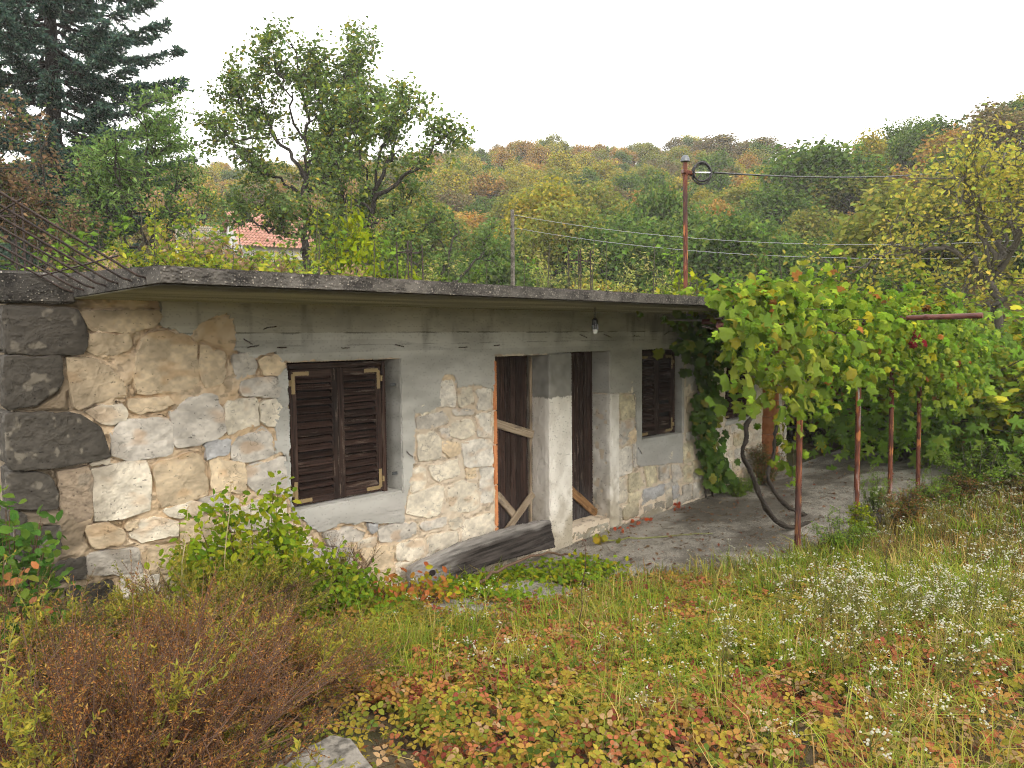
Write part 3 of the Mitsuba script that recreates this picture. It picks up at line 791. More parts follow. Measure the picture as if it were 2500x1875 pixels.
# bent nails and bar ends sticking out of the concrete
for x, z, l, dz, db in ((2.62, 2.41, .05, .03, -.05), (2.655, 2.38, .07, -.02, 0), (2.90, 2.36, .06, .005, 0), (3.49, 2.345, .055, .005, .01), (2.80, 2.53, .09, -.03, 0), (4.06, 2.36, .07, .01, -.03), (4.83, 2.33, .08, .0, 0), (5.29, 2.34, .05, .0, .01),
                        (4.15, 1.33, .05, .07, -.03), (6.68, 2.43, .08, .02, -.05), (7.13, 2.43, .10, .02, -.05), (7.72, 2.42, .09, .0, .0), (8.40, 2.46, .07, -.04, .05), (8.95, 2.41, .08, .02, -.02), (7.80, .94, .02, .07, -.07)):
    v, f = tube([[x - l * .5, WY - .005, z + dz], [x - l * .2, WY - .045, z + dz * .3], [x + l * .6, WY - .06, z + db * .4]], .0042, 6)
    put(H + '__bent_nail', (v, f), 'rebar_steel', smooth=True)

# roof slab: overhangs the front by 1.65 m right of x = 1.41, top slopes up to the wall
OY = 3.948
def slab_mesh():
    prof = [(1.41, OY), (12.3, OY), (12.3, HY1 + .2), (1.0, HY1 + .2), (1.0, WY - .01), (1.425, WY - .01)]
    m = trimesh.creation.extrude_polygon(Polygon(prof), 1.0, engine='earcut').subdivide_to_size(.3)
    v = np.array(m.vertices); top = v[:, 2] > .5
    zt = np.interp(v[:, 1], [OY, WY, 20], [2.806, 2.882, 2.9])
    v[:, 2] = np.where(top, zt + .008 * (meshkit.fbm(v * 3, 3) - .5), ZS + .003)
    edge = v[:, 1] < OY + .01
    v[:, 1] += np.where(edge, .02 * (meshkit.fbm(v * [2.5, 1, 9], 3) - .5), 0)
    return v, np.array(m.faces)


put(H + '__roof_slab', slab_mesh(), 'slab_concrete')
put(H + '__soffit', cbox(1.432, 12.28, OY + .045, WY - .003, ZS - .006, ZS + .001, .002), 'soffit')
put(H + '__corner_block', (lambda m: (np.array(m.vertices) + .01 * (meshkit.noise(np.array(m.vertices) * 12)[:, None] - .5), m.faces))(cbox(1.0, 1.44, WY - .045, WY + .1, 2.675, 2.875, .015).subdivide_to_size(.06)), 'slab_concrete')

# stair reinforcement sticking out of the slab's left side
SB = H + '__stair_bars'
ys = np.linspace(4.16, 5.54, 7)
dirv = np.array([-.855, 0, .518])
for k, yb in enumerate(ys):
    p = [[1.55, yb, 2.752], [1.43, yb, 2.752], [1.37, yb, 2.768], [1.30, yb, 2.81]]
    p += [list(np.array(p[-1]) + dirv * t + [0, .004 * math.sin(3 * t + k), 0]) for t in (.4, .8, 1.2, 1.6, 2.0)]
    v, f = tube(p, .0065, 7); put(SB + '__bar', (v, f), 'rebar_steel', smooth=True)
for t in (.06, .52, .98, 1.44):
    c = np.array([1.30, 0, 2.81]) + dirv * t
    v, f = tube([[c[0], 4.06, c[2] + .012], [c[0] + .004, 4.8, c[2] + .013], [c[0], 5.66 - .05 * t, c[2] + .012]], .0048, 6); put(SB + '__cross_bar', (v, f), 'rebar_steel', smooth=True)
# column starter bars
def starter(cx, cy, z0, hs, w, hoop=True):
    B = uniq(H + '__starter_bars')
    for (dx, dy), hh in zip(((-w, -w), (w, -w), (w, w), (-w, w)), hs):
        v, f = tube([[cx + dx, cy + dy, z0], [cx + dx + .004, cy + dy, z0 + hh * .5], [cx + dx, cy + dy, z0 + hh]], .008, 7); put(B + '__bar', (v, f), 'rebar_steel', smooth=True)
    if hoop:
        zh = z0 + min(hs) * .86
        q_ = [[cx - w, cy - w, zh], [cx, cy - w, zh - .025], [cx + w, cy - w, zh], [cx + w, cy + w, zh + .01], [cx - w, cy + w, zh], [cx - w, cy - w, zh]]
        v, f = tube(q_, .006, 6); put(B + '__hoop', (v, f), 'rebar_steel', smooth=True)


starter(5.10, 6.75, 2.87, (.62, .60, .66, .63), .10)
starter(7.45, 6.25, 2.87, (.66, .66, .68, .62), .10)
starter(10.35, 6.45, 2.87, (.50, .44, .52, .47), .10)
starter(1.22, 6.6, 2.87, (.62, .58, .66, .60), .13)

# ---------------------------------------------------------------- things on and by the house
K = thing('hanging_lamp', 'bare lamp holder with a grey cage hanging from the roof overhang above the doors', 'lamp')
lx, ly = 5.86, 4.72
v, f = tube([[lx, ly, ZS], [lx + .002, ly, 2.66], [lx, ly, 2.60]], .006, 6); put(K + '__cable', (v, f), 'black_rubber', smooth=True)
mm = MB()
for z0, z1, r0, r1 in ((2.61, 2.585, .012, .030), (2.585, 2.54, .030, .032), (2.54, 2.53, .032, .026)):
    v, f = tube([[lx, ly, z0], [lx, ly, z1]], [r0, r1], 14); mm.add(v, f, [.5, .5])
mm.put(K + '__socket', 'black_rubber', smooth=False)
for k in range(8):
    a = k * math.pi / 4
    v, f = tube([[lx + .028 * math.cos(a), ly + .028 * math.sin(a), 2.545], [lx + .030 * math.cos(a), ly + .030 * math.sin(a), 2.49]], .0045, 5); put(K + '__cage_rib', (v, f), 'grey_metal')
v, f = tube([[lx, ly, 2.492], [lx, ly, 2.47], [lx, ly, 2.45]], [.027, .024, .018], 12); put(K + '__collar', (v, f), 'white_plastic', smooth=40)
m = trimesh.creation.revolve(np.array([(.0, 2.385), (.022, 2.388), (.034, 2.405), (.036, 2.425), (.026, 2.445), (.015, 2.452)]), sections=20)
put(K + '__bulb', (np.array(m.vertices) + [lx, ly, 0], m.faces), 'bulb_glass', smooth=True)

K = thing('service_mast', 'rusty red steel pipe mast with a dark domed cap standing on the flat roof', 'mast')
mx, my = 8.76, 5.5
v, f = tube([[mx + .01, my, 2.86], [mx, my, 3.8], [mx - .012, my, 4.72]], .03, 14); put(K + '__pipe', (v, f), 'rusty_paint', smooth=50)
m = trimesh.creation.revolve(np.array([(0, .085), (.03, .078), (.05, .055), (.058, .025), (.062, .0), (.055, -.004), (0, -.004)]), sections=20)
put(K + '__cap', (np.array(m.vertices) + [mx - .012, my, 4.735], m.faces), 'grey_metal', smooth=50)
v, f = tube([[mx - .012, my, 4.555], [mx - .012, my, 4.60]], .04, 14); put(K + '__clamp', (v, f), 'rusty_paint', smooth=50)
put(K + '__bracket', cbox(mx - .09, mx + .16, my - .045, my + .02, 4.57, 4.62, .006), 'rusty_paint')
put(K + '__bolt', cbox(mx + .135, mx + .155, my - .06, my - .045, 4.585, 4.605, .003), 'rusty_paint')

coil_c = np.array([mx + .20, my - .13, 4.60])
K = thing('cable_coil', 'coil of spare black cable hanging beside the top of the rusty mast', 'cable coil')
rng = np.random.default_rng(21)
lat = unit([.78, -.62, 0])
pts = []
for t in np.linspace(0, 5 * 2 * math.pi, 160):
    k = t / (2 * math.pi)
    R = .128 + .012 * math.sin(k * 2.3) + .006 * math.sin(3 * t + k)
    pts.append(coil_c + lat * R * .98 * math.cos(t) + np.array([0, 0, R * math.sin(t)]) + np.array([.6, .75, 0]) * (.022 * math.sin(1.7 * k + 1)) + np.array([0, 0, -.012 * math.sin(k * 1.9)]))
v, f = tube(pts, .0085, 6); put(K + '__loop', (v, f), 'black_rubber', smooth=True)
v, f = tube([coil_c + lat * -.01 + [0, 0, -.03], coil_c + lat * -.055 + [0, 0, -.075], coil_c + lat * -.06 + [0, 0, -.14]], .006, 6); put(K + '__tail', (v, f), 'black_rubber', smooth=True)
K2 = thing('power_cable', 'black twisted service cable running right from the rusty mast over the vine', 'cable')
far = np.array([34.0, 5.2, 9.55]); p0 = coil_c + lat * .16
sag = [p0 + (far - p0) * t + np.array([0, 0, -.55 * 4 * t * (1 - t)]) for t in np.linspace(0, 1, 40)]
v, f = tube(sag, .013, 6); put(K2 + '__cable', (v, f), 'black_rubber', smooth=True)
v, f = tube([coil_c - lat * .10, coil_c + lat * .02, coil_c + lat * .12], [.006, .010, .010], 8); put(K2 + '__clamp', (v, f), 'white_plastic', smooth=50)
v, f = tube([coil_c - lat * .16, coil_c - lat * .10], .007, 6); put(K2 + '__hook', (v, f), 'grey_metal', smooth=50)

K = thing('utility_pole', 'slim grey concrete pole behind the roof carrying two pale wires', 'pole')
px, py = 14.25, 14.33
v, f = tube([[px, py, .6], [px + .02, py, 3.2], [px + .04, py, 5.85]], [.08, .065, .05], 8); put(K + '__post', (v, f), 'old_concrete', smooth=40)
for z, dx in ((5.70, .12), (5.34, .12)):
    v, f = tube([[px + .04, py, z], [px + dx + .03, py - .06, z], [px + dx + .03, py - .06, z + .06]], .012, 6); put(K + '__insulator_hook', (v, f), 'grey_metal')
for k, (p0, p1, sg, lab) in enumerate((((14.38, 14.27, 5.70), (23.2, -6.5, 5.7), 1.35, 'upper pale wire strung across the hillside from the grey concrete pole'),
                                       ((14.38, 14.27, 5.36), (19.2, -5.2, 4.35), .95, 'lower pale wire sloping from the grey concrete pole to the right edge'))):
    p0, p1 = np.array(p0), np.array(p1)
    pts = [p0 + (p1 - p0) * t + np.array([0, 0, -sg * 4 * t * (1 - t)]) for t in np.linspace(0, 1, 40)]
    v, f = tube(pts, .0062, 5); w = put('overhead_wire', (v, f), 'zinc_wire', smooth=True); tag(w, lab, 'wire')

# timber beam lying against the pier
PID[0] += 1
m = cbox(-.94, .94, -.155, .155, -.06, .06, .012).subdivide_to_size(.045)
v = np.array(m.vertices); v += .035 * (meshkit.fbm(v * [4, 9, 9], 4)[:, None] - .5); v[:, 1] += .045 * np.cos(v[:, 0] * 2.1) + .03 * (meshkit.fbm(np.stack([v[:, 0] * 9, v[:, 0] * 0, v[:, 0] * 0], 1), 3) - .5) * (v[:, 1] > .05)
end = np.clip((np.abs(v[:, 0]) - .82) / .14, 0, 1)
v[:, 1] *= 1 - .25 * end * (v[:, 0] < 0)
uv = np.stack([v[:, 0], v[:, 1] + v[:, 2] * .5 + 10 * PID[0] + 2], 1)
a = unit([1.86, -.03, .10]); b = unit(np.array([0, .18, 1.0]) - np.dot([0, .18, 1.0], a) * a); n_ = np.cross(a, b)
tb = put('timber_beam', (np.array([4.97, 5.42, .245]) + v[:, :1] * a + v[:, 1:2] * b + v[:, 2:] * n_, m.faces), 'beam_wood', uv=uv)
tag(tb, 'thick weathered grey timber beam with a knot lying in front of the boarded door', 'timber beam')

# pergola of painted steel pipe
G = thing('pergola', 'vine pergola of rusty red steel pipes beside the house', 'pergola')
POSTS = [(7.62, 3.40), (9.40, 3.46), (10.60, 3.47), (11.72, 3.46)]
for k, (x, y) in enumerate(POSTS):
    v, f = tube([[x - .01 + .01 * k, y, -.1], [x + .008, y, 1.2], [x, y, 2.57]], .032 if k < 2 else .03, 12); put(G + '__post', (v, f), 'rusty_paint', smooth=50)
v, f = tube([[5.95, 3.40, 2.50], [9.4, 3.46, 2.53], [11.9, 3.46, 2.55]], .024, 10); put(G + '__front_rail', (v, f), 'old_red_pipe', smooth=50)
for k, (x, y) in enumerate(POSTS):
    e = 2.16 if k == 1 else 3.3
    v, f = tube([[x, 4.55, 2.575], [x, e, 2.602]], .031, 12); put(G + '__cross_pipe', (v, f), 'old_red_pipe', smooth=50)
    if k == 1:
        for yy in (2.19, 2.72, 3.1):
            v, f = tube([[x, yy - .02, 2.601], [x, yy + .02, 2.600]], .0335, 12); put(G + '__pipe_sleeve', (v, f), 'old_red_pipe', smooth=50)
for yy in (4.1, 4.8):
    v, f = tube([[7.3, yy, 2.60], [12.0, yy, 2.60]], .012, 6); put(G + '__wire', (v, f), 'zinc_wire')

# foreground concrete kerb wall, broken end
m = trimesh.creation.extrude_polygon(Polygon([(1.18, .2), (1.42, .2), (1.50, 1.6), (1.53, 2.32), (1.585, 2.56), (1.54, 2.64), (1.40, 2.67), (1.22, 2.60)]), .7, engine='earcut').subdivide_to_size(.07)
v = np.array(m.vertices); v[:, 2] += .09
v += .025 * (meshkit.fbm(v * 9, 3)[:, None] - .5)
kw = put('kerb_wall', (v, m.faces), 'old_concrete'); tag(kw, 'rough grey concrete wall end in the bottom foreground beside the dry bush', 'low wall')

# ---------------------------------------------------------------- vegetation
GREEN = [(.055, .10, .018), (.075, .13, .022), (.04, .075, .016), (.095, .145, .025)]
BARK = (.035, .030, .026)


def limbs_mesh(mb, lines, r0, taper=.35, sides=6, col=BARK):
    for L, r in zip(lines, r0):
        v, f = tube(L, np.linspace(r, r * taper, len(L)), sides, cap=False); mb.add(v, f, col)


def smooth_line(P, n, rng, wob=.06):
    P = np.asarray(P, float); k = len(P)
    t = np.linspace(0, k - 1, n); i = np.minimum(t.astype(int), k - 2); s = (t - i)[:, None]
    Q = P[i] * (1 - s) + P[i + 1] * s
    Q = np.vstack([Q[:1], (Q[:-2] + 2 * Q[1:-1] + Q[2:]) / 4, Q[-1:]])
    w = rng.normal(size=Q.shape) * wob; w[0] = 0
    return Q + w


def branchy(rng, limbs, nsub, lsub, ntw, ltw, per, leafspread, up=.25, start=.3):
    """side branches on the limbs and twigs on those; returns stick arrays and leaf points with outward directions"""
    A0, A1, AR, tips, tdir = [], [], [], [], []
    for L in limbs:
        L = np.asarray(L); n = len(L)
        for _ in range(max(2, int(nsub * np.linalg.norm(L[-1] - L[0])))):
            t = rng.uniform(start, 1) * (n - 1); i = min(int(t), n - 2); p = L[i] + (L[i + 1] - L[i]) * (t - i)
            d = unit(unit(L[i + 1] - L[i]) * rng.uniform(.2, .9) + rng.normal(size=3) * .75 + [0, 0, up])
            l = lsub * rng.uniform(.5, 1.25) * (1.15 - .5 * t / n)
            e = p + d * l; mid = (p + e) / 2 + rng.normal(size=3) * .08 * l
            A0 += [p, mid]; A1 += [mid, e]; AR += [.016 * l + .006, .010 * l + .004]
            for _ in range(ntw):
                s = rng.uniform(.35, 1); q = (p + (mid - p) * s * 2) if s < .5 else (mid + (e - mid) * (s - .5) * 2)
                d2 = unit(d * rng.uniform(.3, 1) + rng.normal(size=3) * .7 + [0, 0, up])
                e2 = q + d2 * ltw * rng.uniform(.5, 1.2)
                A0.append(q); A1.append(e2); AR.append(.006)
                tips.append((q, e2)); tdir.append(d2)
    q = np.array([a for a, b in tips]); e = np.array([b for a, b in tips]); td = np.array(tdir)
    k = np.repeat(np.arange(len(q)), per)
    s = rng.uniform(.3, 1.1, len(k))[:, None]
    P = q[k] + (e[k] - q[k]) * s + rng.normal(size=(len(k), 3)) * leafspread
    return (np.array(A0), np.array(A1), np.array(AR)), P, td[k]


def hero(name, label, cat, base, az, limbs, rad, pal, seed, leaf=.11, nsub=3.2, lsub=1.0, ntw=5, ltw=.45, per=9, spread=.10, tmpl=QUAD, up=.25, start=.3, group=None, w=None, trunk_to=None, wob=.06, bark=BARK, dz=.35, sag=0, wide=1.0):
    """tree from measured main limbs: (sideways, height, depth) in metres about the foot of the trunk"""
    rng = np.random.default_rng(seed)
    bx, by = base; a = math.radians(az)
    right = np.array([math.cos(a), -math.sin(a), 0]); fw = np.array([math.sin(a), math.cos(a), 0])
    gz0 = float(ground_h(bx, by))
    W = []
    for k, L in enumerate(limbs):
        dep = 0; Q = []
        slope = rng.normal() * dz
        for j, p in enumerate(L):
            dd = (p[2] if len(p) > 2 else slope * np.linalg.norm(np.array(p[:2]) - np.array(L[0][:2])))
            Q.append(np.array([bx, by, 0]) + right * p[0] * wide + fw * dd + np.array([0, 0, p[1]]))
        W.append(smooth_line(Q, 4 * len(L) + 2, rng, wob))
    t = thing(name, label, cat, group)
    mb = MB()
    t0 = W[0][0]
    trunk = smooth_line([[bx + rng.normal() * .1, by, gz0 - .2], [(bx + t0[0]) / 2 + .05, by, (gz0 + t0[2]) / 2], t0], 8, rng, .03)
    v, f = tube(trunk, np.linspace(rad[0] * 1.35, rad[0], len(trunk)), 9, cap=False); mb.add(v, f, bark)
    v, f = tube(W[0], np.linspace(rad[0], rad[0] * .7, len(W[0])), 9, cap=False); mb.add(v, f, bark)
    mb.put(t + '__trunk', 'wood_vc', smooth=True)
    for L, r in zip(W[1:], rad[1:]):
        mb = MB(); limbs_mesh(mb, [L], [r], .3, 7, bark); mb.put(t + '__limb', 'wood_vc', smooth=True)
    st, P, D = branchy(rng, W[1:] if len(W) > 1 else W, nsub, lsub, ntw, ltw, per, spread, up, start)
    mb = MB(); v, f = sticks(st[0], st[1], st[2], st[2] * .5, 4); mb.add(v, f, bark); tag(mb.put(t + '__branches', 'wood_vc'), kind='stuff')
    if sag:
        P[:, 2] -= np.abs(rng.normal(size=len(P))) * sag
    N = unit(D * .3 + rng.normal(size=P.shape) * .6 + [0, 0, .7])
    v, f, c = leaves(rng, tmpl, P, N, leaf * rng.uniform(.6, 1.25, len(P)), jitter_col(rng, pal, len(P), .2, w))
    mb = MB(); mb.add(v, f, c); mb.put(t + '__crown', 'leaf')
    return t


OAKC = [(.11, .165, .06), (.14, .195, .07), (.085, .135, .042), (.18, .22, .045), (.24, .21, .05)]
hero('oak_tree', 'tall open oak with forked dark limbs rising behind the middle of the roof', 'tree', (10.91, 19.1), 29.7,
     [[(-.1, 4.6), (-.1, 5.5), (0, 7.0)], [(0, 6.9), (-.5, 7.7, .3), (-1.4, 8.5, .8), (-2.1, 9.0, .9), (-2.3, 10.0, .7)], [(0, 7.0), (.1, 8.4, -.3), (-.1, 9.6, -.5), (-.3, 10.5, -.6)],
      [(0, 7.0), (.5, 8.4, .2), (1.2, 9.6, .4), (1.8, 10.9, .3)], [(-.1, 5.6), (.8, 7.2, -.8), (1.3, 8.5, -1.0), (1.6, 10.0, -.8)], [(0, 6.4), (-1.0, 6.8, -.7), (-1.9, 7.2, -1.0), (-2.4, 7.9, -1.2)],
      [(-.1, 5.8), (-1.1, 6.1, .6), (-1.9, 6.3, .8)], [(0, 6.7), (.9, 7.2, .9), (1.6, 8.0, 1.2)], [(-1.2, 8.3, .7), (-2.3, 8.0, .6), (-2.9, 8.3, .5)], [(-.1, 8.0, -.2), (-.7, 9.2, -.8), (-.9, 9.9, -1.0)], [(.6, 8.6, .2), (.5, 9.6, .9), (.8, 10.3, 1.1)], [(-.9, 8.0, .5), (-1.5, 9.6, 1.2)], [(0, 5.6), (1.2, 5.9, -.6), (2.0, 6.3, -.9)], [(0, 5.3), (-1.2, 5.5, -.5), (-2.1, 5.6, -.7)], [(.5, 7.6, .1), (1.7, 8.3, -.5), (2.1, 9.2, -.8)], [(0, 6.6), (.5, 7.3, 1.2), (.2, 8.3, 1.8)]],
     [.11, .06, .055, .055, .065, .045, .04, .04, .035, .035, .04, .04, .05, .05, .04, .05], OAKC, 101, leaf=.135, nsub=5.6, lsub=.9, ntw=6, ltw=.40, per=14, spread=.11, w=[.32, .3, .18, .14, .06], wide=.86)
hero('oak_tree', 'leaning dark-limbed oak at the foot of the hill, right of the tallest oak', 'tree', (11.1, 16.63), 33.7,
     [[(-.3, 3.2), (0, 5.0), (.35, 6.4)], [(.35, 6.3), (.9, 7.3, .4), (1.0, 8.7, .6)], [(.3, 6.0), (1.3, 6.6, -.5), (2.1, 7.3, -.7), (2.4, 7.7, -.8)], [(.1, 5.4), (.9, 5.8, .5), (1.7, 6.4, .8)],
      [(.3, 6.3), (.7, 7.5, -.6), (1.4, 8.1, -.9)], [(.1, 5.1), (1.4, 5.0, -.3), (2.2, 5.5, -.4)], [(.2, 5.8), (-.6, 6.8, .5), (-.9, 7.8, .8)], [(0, 5.2), (-.5, 6.0, -.6), (-.7, 6.9, -.8)], [(0, 4.6), (-1.0, 5.0, -.5), (-1.7, 5.4, -.7)], [(.1, 4.8), (.8, 4.9, -.7), (1.3, 4.6, -1.0)], [(.3, 6.2), (-.2, 7.4, -.7), (-.3, 8.3, -.9)]],
     [.095, .06, .06, .045, .045, .045, .04, .04, .035, .035, .03], OAKC, 102, leaf=.13, nsub=5.6, lsub=.8, ntw=6, ltw=.38, per=13, spread=.11, w=[.28, .3, .16, .2, .06], wide=.88)
hero('oak_tree', 'small dark green oak with crooked limbs just left of the grey concrete pole', 'tree', (11.7, 14.6), 38.8,
     [[(0, 2.5), (.1, 3.6)], [(.1, 3.5), (-.5, 4.3), (-.9, 4.9)], [(.1, 3.5), (.5, 4.5), (.7, 5.4)], [(.1, 3.4), (1.0, 4.2), (1.5, 4.9)], [(0, 3.2), (-.9, 3.7), (-1.5, 4.1)], [(.1, 3.3), (.4, 4.2, .6), (.2, 5.0, .8)]],
     [.07, .04, .04, .04, .04, .04], OAKC[:3], 103, leaf=.11, nsub=5, lsub=.55, ntw=5, ltw=.3, per=9, spread=.08)
hero('oak_tree', 'small bushy oak growing in front of the leaning oak, above the starter bars', 'tree', (9.4, 14.2), 33.5,
     [[(0, 2.4), (.1, 3.2)], [(.1, 3.2), (-.5, 4.0), (-.8, 4.7)], [(.1, 3.2), (.6, 4.0), (1.0, 4.5)], [(.1, 3.2), (.1, 4.2), (0, 5.1)], [(0, 3), (1.0, 3.4), (1.6, 3.8)]],
     [.06, .04, .04, .04, .04], [(.10, .15, .03), (.13, .18, .03), (.08, .12, .025)], 104, leaf=.11, nsub=5, lsub=.6, ntw=5, ltw=.3, per=9, spread=.08)
hero('ash_tree', 'slender pale green ash with drooping leaflets in front of the spruce', 'tree', (5.33, 16.14), 18.3,
     [[(.3, 3.0), (.3, 4.2), (.25, 5.0)], [(.25, 4.9), (.2, 5.7), (.15, 6.9)], [(.3, 4.7), (.7, 5.3), (.95, 5.9)], [(.2, 5.0), (-.3, 5.6), (-.6, 6.3)], [(.2, 5.7), (.6, 6.3), (.75, 6.8)], [(.1, 4.2), (-.5, 4.9), (-.9, 5.6)], [(.2, 3.9), (-.7, 4.3), (-1.1, 4.7)], [(.3, 4.0), (.6, 4.5, -.5), (.7, 5.0, -.8)], [(.2, 4.4), (-.2, 5.2, -.6), (-.3, 5.9, -.8)]],
     [.06, .035, .03, .03, .025, .03, .03, .03, .03], [(.12, .19, .065), (.15, .225, .075), (.095, .15, .05)], 105, leaf=.14, nsub=6.5, lsub=.8, ntw=6, ltw=.38, per=14, spread=.09, tmpl=SLIM, sag=.05)
hero('seeding_tree', 'tree hung with brown seed bunches at the left edge in front of the spruce trunk', 'tree', (2.95, 14.2), 11.8,
     [[(0, 2.6), (0, 3.6)], [(0, 3.5), (-.3, 4.7), (-.35, 5.9)], [(0, 3.5), (.3, 4.6), (.35, 5.6)], [(0, 3.4), (-.8, 4.2), (-1.1, 4.9)], [(0, 3.4), (.6, 4.0), (.8, 4.5)], [(0, 3.3), (-.2, 4.4, .5), (0, 5.2, .8)], [(0, 3.3), (.5, 3.6, -.3), (.7, 3.9, -.5)]],
     [.06, .035, .035, .03, .03, .03, .03], [(.15, .105, .065), (.19, .13, .08), (.085, .12, .04), (.12, .085, .055)], 106, leaf=.085, nsub=7, lsub=.55, ntw=6, ltw=.28, per=11, spread=.08, tmpl=QUAD, w=[.35, .2, .25, .2])
hero('yellowing_tree', 'big tree with yellowing leaves and dark limbs at the right edge', 'tree', (15.63, 3.44), 77.6,
     [[(.1, 1.6), (.05, 2.6), (0, 3.6)], [(0, 3.2), (-.5, 3.9), (-1.4, 4.0), (-2.2, 3.7)], [(0, 3.5), (-.2, 4.6), (-.8, 4.9)], [(.05, 3.6), (.2, 5.0), (0, 5.6)], [(0, 3.4), (.4, 4.2), (.9, 4.9)], [(0, 2.8), (-.7, 3.1), (-1.3, 3.3)], [(.1, 3.5), (.7, 4.9), (1.1, 5.7)],
      [(0, 3.5), (-.4, 4.6, -.6), (-.5, 5.1, -1.0)], [(0, 3.5), (.3, 4.6, .8), (.2, 5.3, 1.2)], [(0, 2.5), (-.8, 2.5, -.4), (-1.4, 2.3, -.6)], [(0, 2.9), (.8, 3.2, -.5), (1.4, 3.5, -.7)], [(0, 2.2), (.6, 2.2, .3), (1.1, 1.9, .3)]],
     [.10, .06, .05, .06, .05, .04, .05, .04, .04, .04, .04, .04], [(.36, .33, .08), (.30, .30, .07), (.42, .36, .09), (.22, .26, .06)], 107, leaf=.092, nsub=6.5, lsub=.95, ntw=6, ltw=.45, per=9, spread=.14, tmpl=OVAL, bark=(.085, .075, .062), w=[.35, .3, .15, .2])

# spruce at the top left
rng = np.random.default_rng(31)
t = thing('spruce_tree', 'tall dark spruce with tiered branches filling the top left corner', 'tree')
sx, sy = 5.45, 22.3; sz = float(ground_h(sx, sy))
P = smooth_line([[sx, sy, sz - .2], [sx + .05, sy, 10], [sx, sy, 22]], 14, rng, .02)
v, f = tube(P, np.linspace(.27, .03, len(P)), 10, cap=False); mb = MB(); mb.add(v, f, (.022, .019, .017)); mb.put(t + '__trunk', 'wood_vc', smooth=True)
z = 4.6; NP, ND, NL = [], [], []
while z < 21:
    nb = rng.integers(6, 9); a0 = rng.uniform(0, 6.3)
    for k in range(nb):
        a = a0 + k * 2 * math.pi / nb + rng.normal() * .15
        L = min(3.0, (23.5 - z) * .28) * rng.uniform(.72, 1.12) * (1 if z > 6 else .75)
        d = np.array([math.cos(a), math.sin(a), 0])
        s = np.linspace(0, 1, 8)
        drop = -.16 * L * np.sin(s * math.pi * .75) + .10 * L * np.clip(s - .6, 0, 1) * 2 + .05 * L * s
        B = np.array([sx, sy, z + rng.normal() * .1]) + d * (s[:, None] * L) + np.stack([0 * s, 0 * s, drop], 1)
        v, f = tube(B, np.linspace(.045, .008, 8), 5, cap=False)
        put(t + '__branch', (v, f), 'rebar_steel') if False else None
        NL.append((v, f))
        m_ = int(34 * L)
        u = rng.uniform(.16, 1, m_) ** .8
        i = np.minimum((u * 7).astype(int), 6); q = B[i] + (B[i + 1] - B[i]) * (u * 7 - i)[:, None]
        side = np.cross(d, [0, 0, 1]) * rng.choice([-1, 1], m_)[:, None]
        dd = unit(side * rng.uniform(.5, 1, m_)[:, None] + d * rng.uniform(.3, .9, m_)[:, None] + np.stack([0 * u, 0 * u, rng.normal(size=m_) * .18 - .15], 1))
        ll = (.22 + .40 * (1 - u)) * rng.uniform(.6, 1.2, m_) * min(1.0, L / 2.5)
        NP.append(np.stack([q, q + dd * ll[:, None]], 1)); ND.append(dd)
    z += rng.uniform(.42, .58)
mb = MB()
for v, f in NL:
    mb.add(v, f, (.025, .020, .017))
S = np.concatenate(NP); D = np.concatenate(ND)
v, f = sticks(S[:, 0], S[:, 1], .010, .004, 3); mb.add(v, f, (.03, .026, .02)); tag(mb.put(t + '__branches', 'wood_vc'), kind='stuff')
k = np.repeat(np.arange(len(S)), 13); s = rng.uniform(0, 1.02, len(k))[:, None]
P = S[k, 0] + (S[k, 1] - S[k, 0]) * s
axs = unit(D[k] * .9 + rng.normal(size=P.shape) * .45)
v, f, c = leaves(rng, SLIM, P, unit(rng.normal(size=P.shape) + [0, 0, .8]), rng.uniform(.09, .17, len(k)), jitter_col(rng, [(.062, .105, .088), (.08, .13, .10), (.048, .085, .075), (.11, .16, .11)], len(k), .2, [.35, .3, .2, .15]), axs)  # needle colours paled, so fog over the tree is put into them
mb = MB(); mb.add(v, f, c); mb.put(t + '__needles', 'leaf')


